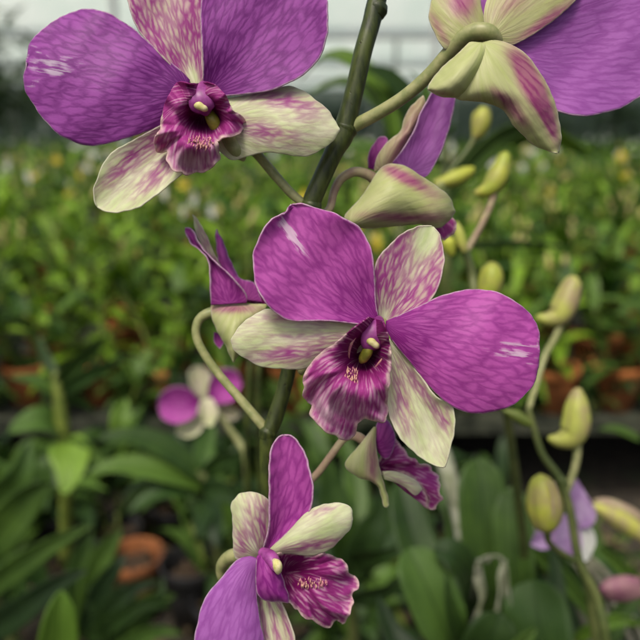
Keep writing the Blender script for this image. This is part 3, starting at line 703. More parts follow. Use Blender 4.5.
def pleaf(parent, mat, path, wpx, roll=0.0, fold=0.3, wave=0.3, thick=.0007, name='leaf', label=None, shape=None, tint=None):
    """leaf through pixel points (x,y,depth), width in px at mid depth"""
    pts = [P(*q) for q in path]
    dm = path[len(path) // 2][2]
    tg = pts[-1] - pts[0]; tg = tg / np.linalg.norm(tg)
    view = (pts[0] + pts[-1]) / 2 - CAM; view = view / np.linalg.norm(view)
    s = np.cross(tg, view); s /= np.linalg.norm(s)
    b = np.cross(tg, s)
    s = s * math.cos(R(roll)) + b * math.sin(R(roll))
    v, f, pat = leaf_geo(pts, wpx * dm / FPX / max(.3, math.cos(R(roll))), s, fold, 22, 9, wave, shape)
    mb_ = MB(); mb_.add(v, f, pat, random.uniform(-.3, .3) if tint is None else tint)
    o = mb_.build(name, M[mat], parent, thick=thick)
    if label: o['label'] = label
    return o
blunt = lambda t: min(1, (1 - (max(0, (t - .55) / .45)) ** 2.6) ** .5 if t < 1 else 0) * (0.35 + 0.65 * min(1, t / .3))

# ================================================================== RIGHT BUD SPIKES (blurred)
def bud(parent, pts, mat, label=None, stripe=True):
    o = MB().add(*ptube(pts, n=48, lobes=True)).build('bud', M[mat], parent)
    if label: o['label'] = label
    return o

s2 = empty('orchid_spray', P(604, 640, .33))
tag(s2, 'right-hand orchid stalk with pale buds, its thin dark stem running down to the bottom', 'orchid')
d = .32
mb = MB().add(*ptube([(528, 408, d, 3), (535, 432, d, 3.3), (543, 455, d, 3.6), (559, 478, d, 4.2), (570, 510, d, 4.2), (579, 560, d, 4.3), (597, 598, d, 4.8), (606, 640, d, 5), (612, 700, .34, 5)], n=12))
a = P(612, 700, .34)
mb.tube([tuple(a) + (.0024,), (a[0] + .01, a[1] + .08, .3, .0028), (a[0] + .01, a[1] + .14, .12, .0045)], n=10)
st2 = mb.build('stem', M['cane'], s2)
MB().add(*ptube([(559, 478, d, 2.5), (559, 478, d, 5), (564, 484, d, 5), (566, 490, d, 3)], n=10)).build('node_ring', M['cane'], st2)
bud(s2, [(580, 388, d, 2), (578, 394, d, 7), (577, 408, d, 12), (576, 424, d, 14), (571, 436, d, 12.5), (560, 440, d, 8), (552, 439, d, 4.5), (548, 438, d, 2)], 'bud_pale2', 'plump pale bud above the stem fork')
MB().add(*ptube([(577, 440, d, 4.4), (577, 456, d, 4), (573, 474, d, 3.8), (566, 492, d, 3.8)], n=10)).build('bud_stalk', M['pedicel'], s2)
bud(s2, [(540, 474, .3, 2), (541, 480, .3, 10), (543, 494, .3, 16), (545, 510, .3, 17.5), (546, 524, .3, 13), (547, 531, .3, 6)], 'bud', 'round green-yellow bud striped dull purple left of the stem')
for q in ((4, 1), (9, .8)):
    MB().add(*ptube([(545 + q[0], 482, .3 - .0062 * q[1], .8), (549 + q[0], 498, .3 - .0076 * q[1], 1.6), (549 + q[0], 512, .3 - .0076 * q[1], 1.6), (547 + q[0], 526, .3 - .0055 * q[1], .8)], n=8)).build('bud_stripe', M['pedicel_pink'], s2)
MB().add(*ptube([(547, 530, .3, 4), (549, 542, .305, 3.2), (560, 552, .315, 3), (578, 562, d, 3)], n=10)).build('bud_stalk', M['cane'], s2)
bud(s2, [(532, 425, .31, 2), (526, 422, .31, 5), (517, 416, .31, 5.5), (508, 412, .31, 3), (503, 410, .31, 1)], 'cane_bright', 'thin green shoot tip')
d = .335
bud(s2, [(577, 277, d, 2), (574, 281, d, 8), (570, 291, d, 11), (565, 304, d, 12.5), (558, 316, d, 11), (548, 319, d, 7), (540, 318, d, 4.5), (536, 317, d, 2)], 'bud_pale2', 'hooked pale bud, highest on this stalk')
MB().add(*ptube([(561, 322, d, 4), (556, 336, d, 3.6), (545, 356, d, 3.4), (536, 385, .33, 3.2), (529, 408, .32, 3)], n=10)).build('bud_stalk', M['pedicel'], s2)

s3 = empty('orchid_spray', P(520, 640, .5))
tag(s3, 'bud spike with pointed lime buds right of the half-closed flower', 'orchid')
d = .31
MB().add(*ptube([(440, 205, d, 2), (447, 228, d, 3), (456, 240, d, 3.8), (466, 252, d, 4.4), (472, 275, d, 4.4), (478, 310, d, 4.2), (500, 380, .34, 4.2), (512, 450, .38, 4.4), (525, 560, .45, 4.6), (530, 660, .52, 4.6), (531, 700, .6, 4.6)], n=12)).build('stem', M['cane'], s3)
bud(s3, [(506, 152, d, 2), (505, 156, d, 6), (502, 166, d, 8.5), (497, 178, d, 10.5), (490, 188, d, 9), (481, 192, d, 5.5), (474, 193, d, 2)], 'bud', 'pointed lime bud with a hooked heel')
MB().add(*ptube([(494, 193, d, 4), (491, 204, d, 3.3), (484, 220, d, 3), (473, 240, d, 3.4), (466, 252, d, 3.6)], n=10)).build('bud_stalk', M['pedicel_pink'], s3)
bud(s3, [(474, 168, .35, 2), (468, 172, .35, 6), (456, 178, .35, 8), (444, 182, .35, 6), (434, 183, .35, 3)], 'bud', 'lime bud lying sideways')
MB().add(*ptube([(444, 182, .35, 3), (436, 190, .34, 2.6), (437, 200, .32, 2.4), (441, 208, .31, 2.2)], n=8)).build('bud_stalk', M['pedicel'], s3)
bud(s3, [(481, 107, .36, 2), (482, 112, .36, 8), (481, 122, .36, 9.5), (478, 132, .36, 7), (474, 138, .36, 3)], 'bud', 'small lime bud under the upper right flower')
MB().add(*ptube([(476, 136, .36, 3), (466, 152, .36, 2.6), (450, 172, .355, 2.4), (440, 196, .34, 2.4), (443, 215, .32, 2.6)], n=8)).build('bud_stalk', M['cane'], s3)
bud(s3, [(490, 262, .32, 2), (491, 268, .32, 9), (491, 280, .32, 12), (487, 294, .32, 10), (482, 302, .32, 4)], 'bud', 'round olive bud above the right petal')
bud(s3, [(446, 236, .3, 2), (448, 242, .3, 7), (450, 250, .3, 6), (452, 256, .3, 3)], 'bud', 'tiny yellow bud')
MB().add(*ptube([(456, 222, .3, 2), (459, 232, .3, 5), (462, 244, .3, 5), (465, 252, .3, 3)], n=10)).build('bud_bract', M['bud_pale2'], s3)

# pale violet flower and pink seed pod low at the right
s4 = empty('orchid_spray', P(590, 600, .38))
tag(s4, 'blurred pale violet flower behind the dark bud stem, low at the right edge', 'orchid')
d = .37
st4 = MB().add(*ptube([(573, 520, d, 3), (590, 600, .39, 4), (600, 700, .42, 4.5), (604, 900, .55, 4.5)], n=10)).build('stem', M['cane'], s4)
for k, (L, Rr, mt, dd) in enumerate([
    ([(572, 505), (570, 490), (575, 478), (583, 490)], [(580, 530), (592, 526), (596, 512), (583, 490)], 'violet', 0),
    ([(572, 510), (560, 520), (556, 545), (568, 560)], [(576, 520), (582, 540), (580, 555), (568, 560)], 'violet', .003),
    ([(570, 516), (556, 520), (538, 530), (530, 545)], [(572, 524), (560, 540), (545, 550), (530, 545)], 'violet', .006),
    ([(575, 520), (588, 524), (596, 540), (590, 558)], [(572, 530), (576, 550), (582, 562), (590, 558)], 'white', .004)]):
    petal('petal' if mt == 'violet' else 'sepal', s4, M[mt], d + dd, L, Rr, along=(0, -6, 0), cup=3, seed=50 + k, nu=24, nv=16)
s5 = empty('orchid_spray', P(610, 600, .42))
tag(s5, 'blurred flower stalk with salmon and pink drooping buds at the far right edge', 'orchid')
MB().add(*ptube([(655, 560, .44, 4), (650, 640, .45, 4), (645, 760, .5, 4), (640, 950, .65, 4.5)], n=10)).build('stem', M['cane'], s5)
petal('petal', s5, M['pinkfl'], .40, [(640, 578), (624, 575), (606, 579), (598, 589)], [(645, 596), (627, 602), (608, 600), (598, 589)], along=(0, -6, 0), cup=-6, seed=60, nu=24, nv=16)
petal('sepal', s5, M['bud_pale'], .41, [(650, 530), (625, 512), (600, 503), (588, 505)], [(650, 545), (628, 535), (606, 522), (588, 505)], along=(0, -6, 0), cup=-4, seed=61, nu=24, nv=16)
petal('sepal', s5, M['pedicel_pink'], .415, [(650, 520), (630, 506), (608, 498), (592, 500)], [(650, 530), (628, 520), (606, 510), (592, 500)], along=(0, -6, 0), cup=-4, seed=62, nu=24, nv=16)
MB().add(*ptube([(640, 590, .40, 3), (655, 590, .43, 3), (655, 565, .44, 3)], n=8)).build('bud_stalk', M['pedicel'], s5)
MB().add(*ptube([(645, 538, .41, 3), (656, 545, .43, 3), (655, 565, .44, 3)], n=8)).build('bud_stalk', M['pedicel'], s5)

# blurred flower at the left
s6 = empty('orchid_spray', P(240, 480, .52))
tag(s6, 'small blurred purple and cream flower before the clay pots, left of the stalk', 'orchid')
d = .50
st6 = MB().add(*ptube([(205, 402, d, 3), (219, 415, d, 3), (230, 430, d, 3.2), (238, 441, d, 3.4), (246, 460, d, 3.4), (249, 520, .52, 3.4), (252, 640, .6, 3.4), (253, 760, .75, 3.4)], n=10)).build('stem', M['pedicel'], s6)
for k, (L, Rr, mt, pr, nm) in enumerate([
    ([(200, 400), (188, 388), (172, 387), (160, 395), (158, 406)], [(200, 410), (190, 420), (176, 424), (162, 418), (158, 406)], 'petal', lambda x, y, u, v: .95 - .5 * blob(x, y, 175, 404, 16, 4), 'petal'),
    ([(207, 398), (210, 380), (222, 369), (236, 371), (242, 384)], [(210, 404), (222, 404), (234, 400), (242, 384)], 'petal', lambda x, y, u, v: .95 - .4 * blob(x, y, 220, 398, 10, 5), 'petal'),
    ([(198, 398), (190, 385), (189, 372), (197, 365)], [(208, 398), (211, 382), (208, 370), (197, 365)], 'sepal', .12, 'sepal'),
    ([(199, 410), (188, 414), (178, 424), (176, 434)], [(205, 420), (200, 432), (188, 438), (176, 434)], 'sepal', .05, 'sepal'),
    ([(210, 408), (222, 404), (234, 408), (240, 416)], [(210, 414), (220, 418), (232, 420), (240, 416)], 'sepal', .15, 'sepal')]):
    petal(nm, s6, M[mt], d + .003 * k, L, Rr, along=(0, -8, -4), cup=6, seed=70 + k, nu=28, nv=20, pur=pr)
petal('lip', s6, M['sepal'], d - .008, [(202, 398), (198, 410), (203, 424)], [(212, 398), (218, 412), (212, 426), (203, 424)], along=(0, -10, -4), cup=6, seed=77, nu=24, nv=18, pur=.1)

# thin dark stalks behind the blurred flower
for i, (x0, x1) in enumerate([(249, 247), (258, 259)]):
    e = empty('orchid_cane', P(x1, 560, .45))
    tag(e, ['thin dark cane behind the main stalk, left one of a close pair', 'thin dark cane behind the main stalk, right one of a close pair'][i], 'cane')
    mb = MB().add(*ptube([(x0 + 4, 340, .43, 2.2), (x0, 380, .43, 3), (x1, 450, .44, 3.2), (x1 + 2, 520, .46, 3.6), (x1, 640, .52, 4), (x1 - 4, 900, .75, 5)], n=10))
    mb.build('cane', M['stem'], e)
    pleaf(e, 'leaf_dark', [(x0, 352, .43), (x0 + (-10 if i else 8), 330, .44), (x0 + (-22 if i else 16), 318, .45)], 7)

# ================================================================== SETTING
def tagset(o, kind='structure'): o['kind'] = kind; return o
def sheet(name, x0, x1, y0, y1, z, mat, n=1):
    me = bpy.data.meshes.new(name)
    me.from_pydata([(x0, y0, z), (x1, y0, z), (x1, y1, z), (x0, y1, z)], [], [(0, 1, 2, 3)])
    return link_mesh(name, me, mat)
g = NT('soil')
tc = g.n('ShaderNodeTexCoord').outputs['Object']
n1 = g.noise(tc, 30, 6, 0.7); n2 = g.noise(tc, 4, 4, 0.6)
col = g.mix(g.ramp(n1, .4, .65), (0.022, 0.018, 0.012), (0.06, 0.048, 0.03))
col = g.mix(g.ramp(n2, .5, .7), col, (0.035, 0.05, 0.018))
M['soil'] = finish(g, col, .95, n1, .8, .01)
tagset(sheet('ground', -150, 150, -60, 300, 0, M['soil']))
M['terracotta'] = plain_mat('terracotta', (0.20, 0.065, 0.016), (0.44, 0.15, 0.035), 18, .85, .3, .001)
M['terracotta2'] = plain_mat('terracotta_clean', (0.10, 0.038, 0.013), (0.27, 0.095, 0.028), 35, .85, .3, .001)
M['blackpot'] = plain_mat('black_plastic', (0.015, 0.015, 0.016), (0.03, 0.03, 0.03), 30, .45, .1)
M['concrete'] = plain_mat('concrete', (0.014, 0.018, 0.010), (0.05, 0.055, 0.034), 30, .9, .4, .002)
M['bark'] = plain_mat('bark_mix', (0.03, 0.02, 0.012), (0.10, 0.065, 0.035), 120, .95, 1, .004)
M['wood'] = plain_mat('grey_timber', (0.20, 0.19, 0.16), (0.30, 0.28, 0.24), 30, .9)
M['metal'] = plain_mat('galvanised_pipe', (0.34, 0.36, 0.35), (0.46, 0.48, 0.46), 10, .5)

def boxv(mb_, x0, x1, y0, y1, z0, z1):
    v = [(x, y, z) for z in (z0, z1) for y in (y0, y1) for x in (x0, x1)]
    mb_.add(v, [(0, 2, 3, 1), (4, 5, 7, 6), (0, 1, 5, 4), (2, 6, 7, 3), (0, 4, 6, 2), (1, 3, 7, 5)])
def flatten(o):
    for p in o.data.polygons: p.use_smooth = False
    return o

# raised benches on legs
BT = 0.24
def bench(y0, y1, label):
    e = empty('plant_bench', (0, (y0 + y1) / 2, 0)); tag(e, label, 'bench')
    mb_ = MB(); boxv(mb_, -6, 6, y0, y1, BT - .032, BT); flatten(mb_.build('bench_top', M['concrete'], e))
    for x in np.arange(-5.5, 5.6, 1.1):
        for y in (y0 + .12, y1 - .12):
            mb_ = MB(); boxv(mb_, x - .05, x + .05, y - .05, y + .05, 0, BT - .032); flatten(mb_.build('leg', M['concrete'], e))
bench(1.36, 2.75, 'low concrete bench holding the nearest rows of potted orchids, dark underneath')
bench(3.05, 4.6, 'low concrete bench holding the second block of potted orchids')
bench(4.95, 8.6, 'deep concrete bench in the distance covered in leafy orchids')

# pot
def lathe(prof, n=28):
    v, f = [], []
    for (r, z) in prof:
        for k in range(n):
            a = 2 * math.pi * k / n; v.append((r * math.cos(a), r * math.sin(a), z))
    for i in range(len(prof) - 1):
        for k in range(n):
            f.append((i * n + k, i * n + (k + 1) % n, (i + 1) * n + (k + 1) % n, (i + 1) * n + k))
    f.append(tuple(range(n))[::-1])
    return v, f
def pot_mesh(r, h):
    mb_ = MB()
    mb_.add(*lathe([(r * .66, 0), (r * .9, h * .78), (r * .9, h * .79), (r, h * .79), (r * 1.02, h), (r * .9, h), (r * .86, h * .85), (r * .8, h * .72)]))
    return mb_
def mix_mesh(r, h, seed=0):
    rr = random.Random(seed); mb_ = MB()
    mb_.add(*lathe([(r * .82, h * .76), (r * .5, h * .80), (r * .02, h * .82)]))
    for _ in range(26):
        a, q = rr.uniform(0, 6.28), r * .72 * math.sqrt(rr.random()); s = rr.uniform(.003, .008)
        x, y, z = q * math.cos(a), q * math.sin(a), h * .82
        boxv(mb_, x - s, x + s, y - s * .6, y + s * .6, z - s * .4, z + s * .7)
    return mb_

# plant prototypes: canes with alternate leaves
def proto_plant(seed, h=0.30, ncane=4, leaf_len=.11, leaf_w=.026, many=False, leafmat='leaf_field', potted=True, split=False, flowers=None, droop=0):
    rr = random.Random(seed)
    e = empty('potted_orchid')
    e.location = (0, 0, 0)
    z0 = 0.0
    if potted:
        po = pot_mesh(.055, .10).build('pot', M['terracotta'], e, world=False)
        mix_mesh(.055, .10, seed).build('potting_mix', M['bark'], po, world=False)
        z0 = .08
    canes = MB(); leaves = []; fls = []; buds = []
    for c in range(ncane):
        a = rr.uniform(0, 6.28); lean = rr.uniform(.03, .14); hh = h * rr.uniform(.65, 1.1)
        b0 = np.array([.02 * math.cos(a), .02 * math.sin(a), z0]); tip = b0 + np.array([lean * math.cos(a), lean * math.sin(a), hh])
        mid = (b0 + tip) / 2 + np.array([0, 0, .02])
        canes.tube([tuple(b0) + (.003,), tuple(mid) + (.0042,), tuple(tip) + (.002,)], n=8)
        nl = rr.randint(6, 9)
        az = rr.uniform(0, 6.28)
        for k in range(nl):
            t = .10 + .90 * k / (nl - 1)
            q = (1 - t) ** 2 * b0 + 2 * t * (1 - t) * mid + t * t * tip
            az += math.pi + rr.uniform(-.35, .35)
            el = rr.uniform(.35, 1.0) - droop * (1 - t) * 1.4 + (.3 if k == nl - 1 else 0)
            L = leaf_len * rr.uniform(.7, 1.25); dr = rr.uniform(.1, .5)
            dirh = np.array([math.cos(az), math.sin(az), 0])
            p1 = q + L * .5 * (dirh * math.cos(el) + np.array([0, 0, math.sin(el)]))
            p2 = q + L * (dirh * math.cos(el) * 1.0 + np.array([0, 0, math.sin(el) - dr]))
            side = np.array([-math.sin(az), math.cos(az), rr.uniform(-.3, .3)])
            v, f, pat = leaf_geo([q, p1, p2], leaf_w * rr.uniform(.8, 1.2), side, .35, 7, 3)
            leaves.append((v, f, pat, rr.uniform(-.6, .6)))
        if rr.random() < (.4 if potted else 0):
            bs = tip + np.array([rr.uniform(-.05, .05), rr.uniform(-.05, .05), rr.uniform(.04, .12)])
            canes.tube([tuple(tip) + (.002,), tuple((tip + bs) / 2 + np.array([0, 0, .01])) + (.0016,), tuple(bs) + (.0012,)], n=6)
            for _ in range(rr.randint(1, 3)):
                o_ = bs + np.array([rr.uniform(-.02, .02) for _ in range(3)])
                buds.append(MB().tube([tuple(o_) + (.001,), tuple(o_ + [0, .002, .007]) + (.0055,), tuple(o_ + [.002, 0, .018]) + (.0035,), tuple(o_ + [.003, 0, .022]) + (.001,)], n=8))
            if flowers and rr.random() < .8:
                o_ = bs + np.array([0, -.004, .01]); fl = MB(); fls.append(fl)
                for m_ in range(5):
                    aa = m_ * 1.257 + rr.random() * .3
                    dr_ = np.array([math.cos(aa), -.25, math.sin(aa)])
                    v, f, _p = leaf_geo([o_, o_ + dr_ * .014, o_ + dr_ * .026], .018, np.cross(dr_, [0, 1, 0]), .2, 6, 3)
                    fl.add(v, f)
    canes.build('cane', M['cane_bright'], e, world=False)
    if split:
        for (v, f, pat, ti) in leaves:
            MB().add(v, f, pat, ti).build('leaf', M[leafmat], e, world=False)
    else:
        m_ = MB()
        for (v, f, pat, ti) in leaves: m_.add(v, f, pat, ti)
        m_.build('foliage', M[leafmat], e, world=False)
    for b_ in buds: b_.build('bud', M['bud_pale'], e, world=False)
    for b_ in fls: b_.build('blossom', M[flowers], e, world=False)
    return e

near_protos = [proto_plant(100 + i, h=.19, ncane=4, split=True, leafmat='leaf' if i % 2 else 'leaf_field', leaf_len=.12, leaf_w=.032, droop=.5) for i in range(3)]
protos = [proto_plant(200 + i, h=.24 + .02 * (i % 3), ncane=6, leaf_len=.105, leaf_w=.026, flowers=[None, None, 'white', None, 'yellow', None, 'pinkfl', None][i]) for i in range(8)]
used = set()
GR = 'potted orchids on the benches'
def place(pr, x, y, z, rz, s, label):
    o = pr if id(pr) not in used else copy_tree(pr)
    used.add(id(pr))
    o.location = (x, y, z); o.rotation_euler = (0, 0, rz); o.scale = (s, s, s)
    tag(o, label, 'orchid', GR)
    return o
rr = random.Random(5)
# front row right at the bench edge
xs = [-0.80, -0.665, -0.50, -0.35, -0.19, -0.05, .10, .24, .39, .52, .66, .80]
for i, x in enumerate(xs):
    o = place(near_protos[i % 3], x, 1.44 + rr.uniform(-.02, .03), BT, rr.uniform(0, 6.28), rr.uniform(.9, 1.1),
          'leafy orchid in an orange clay pot on the front edge of the nearest bench')
    o.rotation_euler[0] = rr.uniform(-.06, .06); o.rotation_euler[1] = rr.uniform(-.06, .06)
cnt = 0
y = 1.60
kinds = [0, 1, 3, 5, 7, 0, 1, 3, 5, 7, 2, 4, 6, 0, 3]
lab = {2: 'leafy orchid with small white blooms among the bench plants behind', 4: 'leafy orchid with small yellow blooms among the bench plants behind', 6: 'leafy orchid with small pink blooms among the bench plants behind'}
while y < 4.55:
    if not (2.7 < y < 3.1):
        wx = .50 * y + .12
        stp = .185 + .025 * y
        x = -wx + rr.uniform(0, .1)
        while x < wx:
            k = rr.choice(kinds)
            place(protos[k], x, y + rr.uniform(-.05, .05), BT, rr.uniform(0, 6.28), rr.uniform(.85, 1.2),
                  lab.get(k, 'green leafy orchid packed among others on the first bench' if y < 2.8 else 'green leafy flowerless orchid packed among others on the second bench'))
            cnt += 1
            x += stp * rr.uniform(.85, 1.15)
    y += .175 + .01 * y
print('field plants', cnt)

# distant mass of orchids, nobody could count it
mb = MB(); wh = MB()
for _ in range(9000):
    y = 4.9 + 9 * rr.random() ** 1.3
    x = rr.uniform(-1, 1) * (.52 * y + .6)
    z = BT + .12 + rr.random() ** .7 * .30
    az = rr.uniform(0, 6.28); el = rr.uniform(-.2, 1.1); L = rr.uniform(.09, .17)
    q = np.array([x, y, z]); dh = np.array([math.cos(az) * math.cos(el), math.sin(az) * math.cos(el), math.sin(el)])
    v, f, pat = leaf_geo([q, q + dh * L * .5, q + dh * L - np.array([0, 0, L * .2])], .034, np.array([-math.sin(az), math.cos(az), .1]), .3, 5, 3)
    mb.add(v, f, pat, rr.uniform(-.7, .7))
tagset(tag(mb.build('orchid_foliage', M['leaf_field'], None)), 'stuff')
for _ in range(60):
    y = 4.9 + 7 * rr.random(); x = rr.uniform(-1, 1) * (.5 * y); z = BT + .40 + rr.random() * .1
    for m_ in range(4):
        aa = rr.uniform(0, 6.28); o_ = np.array([x, y, z]); dr_ = np.array([math.cos(aa), -.2, math.sin(aa)])
        v, f, _p = leaf_geo([o_, o_ + dr_ * .02, o_ + dr_ * .045], .03, np.cross(dr_, [0, 1, 0]), .2, 5, 3); wh.add(v, f)
tagset(wh.build('distant_blossom', M['white']), 'stuff')

# ------------------------------------------------------------------ shade house behind
g = NT('polythene')
tc = g.n('ShaderNodeTexCoord').outputs['Object']
n1 = g.noise(g.vmul(tc, (1, .15, 1)), .8, 4, .6)
col = g.mix(g.ramp(n1, .3, .7), (0.80, 0.87, 0.81), (0.88, 0.92, 0.87))
M['poly'] = finish(g, col, .5, trans=.8)
M['net'] = plain_mat('shade_net', (0.07, 0.10, 0.085), (0.11, 0.14, 0.12), 3, .9)
e = empty('shade_house', (0, 18, 0)); tag(e, 'pale polythene greenhouse roof on slim pipe posts beyond the orchid benches', 'greenhouse')
RZ0 = 2.55
mb = MB()
nx = 60
for i in range(4):
    y0, y1 = 8 + i * 6, 8 + i * 6 + 5.85
    v = []; f = []
    for j in range(13):
        y_ = y0 + (y1 - y0) * j / 12
        z = RZ0 + .55 * math.sin(math.pi * j / 12)
        v += [(-26, y_, z), (26, y_, z)]
    for j in range(12): f.append((2 * j, 2 * j + 1, 2 * j + 3, 2 * j + 2))
    MB().add(v, f).build('roof', M['poly'], e, thick=.004)
    MB().tube([(-26, y0 - .07, RZ0 - .02, .05), (26, y0 - .07, RZ0 - .02, .05)], n=10).build('gutter_pipe', M['metal'], e)
    MB().tube([(-26, (y0 + y1) / 2, RZ0 + .40, .014), (26, (y0 + y1) / 2, RZ0 + .40, .014)], n=8).build('tie_pipe', M['metal'], e)
    for x in [-9.1, -5.6, -2.2, 1.25, 4.2, 7.6]:
        MB().tube([(x + .2 * i, y0 - .07, 0, .04), (x + .2 * i, y0 - .07, RZ0 - .04, .04)], n=10).build('post', M['metal'], e)
mb = MB(); boxv(mb, -26, 26, 32.1, 32.2, 0, RZ0 + .3); flatten(mb.build('end_wall', M['net'], e))

# far dark shrubs inside/behind, ragged line
for i in range(16):
    x = -13 + i * 1.9 + rr.uniform(-.4, .4); y = rr.uniform(14.5, 19); hh = rr.uniform(1.0, 1.5) * (1.5 if x < -5 else 1)
    if i == 15: x, y, hh = -3.75, 7.3, 2.1
    e = empty('shrub', (x, y, 0))
    if i == 15: tag(e, 'tall dark leafy shrub at the left edge rising above the field to the pale roof', 'shrub')
    else: tag(e, 'dark green leafy shrub in the shade beyond the orchid benches', 'shrub', 'shrubs beyond the benches')
    mb = MB()
    for _ in range(520 if i < 15 else 1500):
        a, el = rr.uniform(0, 6.28), rr.uniform(-.3, 1.5); q = rr.uniform(.55, 1.0) * (1 + .25 * math.sin(3 * a + i))
        c_ = np.array([x + .95 * q * math.cos(a) * math.cos(el), y + .6 * q * math.sin(a) * math.cos(el), hh * .5 + hh * .5 * q * math.sin(el)])
        az = rr.uniform(0, 6.28); dh = np.array([math.cos(az), math.sin(az), rr.uniform(-.2, .8)])
        v, f, pat = leaf_geo([c_, c_ + dh * .08, c_ + dh * .17], .07, np.array([-math.sin(az), math.cos(az), .2]), .3, 4, 3)
        mb.add(v, f, pat, rr.uniform(-.5, .5))
    mb.build('foliage', M['leaf_dark'], e)
    MB().tube([(x, y, 0, .05), (x, y, hh * .7, .03)], n=8).build('trunk', M['wood'], e)

# arching strap leaves in mid distance, seen against the pale roof
def strap_plant(cx, d0, leaves, label):
    e = empty('strap_leaf_plant', P(cx, 175, d0)); tag(e, label, 'plant')
    for path, w_, mt in leaves: pleaf(e, mt, path, w_, roll=35, fold=.3, thick=.001)
    MB().add(*ptube([(cx, 140, d0, 5), (cx, 220, d0, 6), (cx, 300, d0 * 1.02, 6), (cx, 380, d0 * 1.15, 7)], n=10)).build('cane', M['cane'], e)
strap_plant(400, .6, [([(398, 150, .6), (388, 100, .6), (355, 62, .6), (325, 58, .6), (300, 80, .61)], 17, 'leaf_field'),
                      ([(398, 155, .6), (378, 104, .6), (345, 82, .6), (305, 96, .6)], 13, 'leaf'),
                      ([(402, 150, .6), (412, 112, .6), (392, 80, .59), (362, 66, .58)], 18, 'leaf'),
                      ([(404, 150, .6), (424, 112, .6), (424, 88, .6), (410, 72, .61)], 14, 'leaf_field'),
                      ([(400, 165, .6), (360, 145, .6), (325, 160, .6)], 12, 'leaf_field'),
                      ([(404, 160, .6), (436, 140, .6), (456, 124, .6)], 12, 'leaf_field'),
                      ([(404, 170, .6), (430, 160, .6), (448, 166, .6)], 12, 'leaf')], 'tall plant with arching strap leaves against the pale roof, behind the main stalk')
strap_plant(445, .62, [([(445, 205, .62), (465, 170, .62), (500, 138, .62), (528, 128, .62), (552, 134, .62)], 21, 'leaf'),
                      ([(445, 210, .62), (450, 175, .62), (475, 150, .62), (505, 128, .62)], 17, 'leaf_dark'),
                      ([(500, 138, .63), (540, 132, .63), (575, 146, .63), (592, 158, .63)], 19, 'leaf_field'),
                      ([(445, 246, .63), (490, 244, .63), (530, 243, .63), (568, 247, .63)], 8, 'leaf_dark')], 'plant with long drooping strap leaves reaching right behind the lime buds')

# ------------------------------------------------------------------ foreground plants below
def ground_cane(e, x, y, d, mat='cane', r=6):
    a_ = P(x, y, d)
    MB().tube([tuple(a_) + (r * d / FPX,), (a_[0] + .01, a_[1] + .05, a_[2] * .6, r * d / FPX), (a_[0] + .01, a_[1] + .09, .05, r * 1.2 * d / FPX)], n=12).build('cane', M[mat], e)
    return (a_[0] + .01, a_[1] + .09)

pots = []
# A: left rosette
e = empty('leafy_orchid', P(62, 470, .85)); tag(e, 'leafy orchid at the left with a yellow-green stem in front of the clay pots', 'orchid')
MB().add(*ptube([(56, 372, .84, 4), (58, 392, .84, 6), (63, 430, .85, 7), (66, 470, .87, 7), (66, 560, .95, 7)], n=12)).build('cane', M['cane_bright'], e)
for path, w_, mt, ro in [
    ([(56, 385, .84), (78, 362, .83), (108, 333, .82)], 17, 'leaf', 25), ([(60, 392, .84), (90, 374, .84), (126, 356, .85)], 16, 'leaf_pale', 30),
    ([(58, 394, .84), (36, 382, .83), (10, 377, .82)], 13, 'leaf', 45), ([(56, 380, .84), (44, 355, .85), (38, 335, .86)], 12, 'leaf_dark', 30),
    ([(62, 430, .85), (40, 420, .83), (8, 432, .81)], 26, 'leaf_pale', 30), ([(66, 440, .85), (72, 466, .82), (64, 496, .80)], 40, 'leaf_bright', 15),
    ([(62, 398, .84), (80, 400, .85), (96, 412, .86)], 10, 'leaf', 40), ([(66, 445, .85), (92, 452, .83), (112, 470, .82)], 18, 'leaf', 30)]:
    pleaf(e, mt, path, w_, roll=ro)
# B: centre left fan
e = empty('leafy_orchid', P(200, 490, .78)); tag(e, 'broad-leaved dark green orchid, its leaves fanning left above the black pot', 'orchid')
ground_cane(e, 202, 470, .78)
for path, w_, mt, ro in [
    ([(202, 478, .78), (165, 448, .77), (128, 436, .76), (96, 440, .75)], 24, 'leaf', 30), ([(202, 486, .78), (160, 470, .76), (120, 466, .75), (88, 474, .74)], 28, 'leaf', 35),
    ([(200, 494, .78), (172, 490, .76), (148, 498, .75), (128, 514, .74)], 18, 'leaf_pale', 35), ([(206, 500, .78), (204, 520, .75), (196, 538, .73)], 22, 'leaf_dark', 20),
    ([(118, 440, .82), (120, 420, .82), (126, 398, .83)], 22, 'leaf_bright', 10), ([(204, 476, .78), (222, 460, .77), (246, 452, .77)], 18, 'leaf', 30),
    ([(202, 470, .78), (205, 446, .8), (214, 424, .82)], 22, 'leaf_pale', 15), ([(204, 490, .78), (226, 492, .76), (244, 508, .75)], 24, 'leaf_dark', 30),
    ([(200, 474, .78), (182, 452, .8), (172, 430, .82)], 18, 'leaf_dark', 20), ([(202, 500, .78), (214, 520, .75), (218, 548, .73)], 26, 'leaf_dark', 20)]:
    pleaf(e, mt, path, w_, roll=ro)
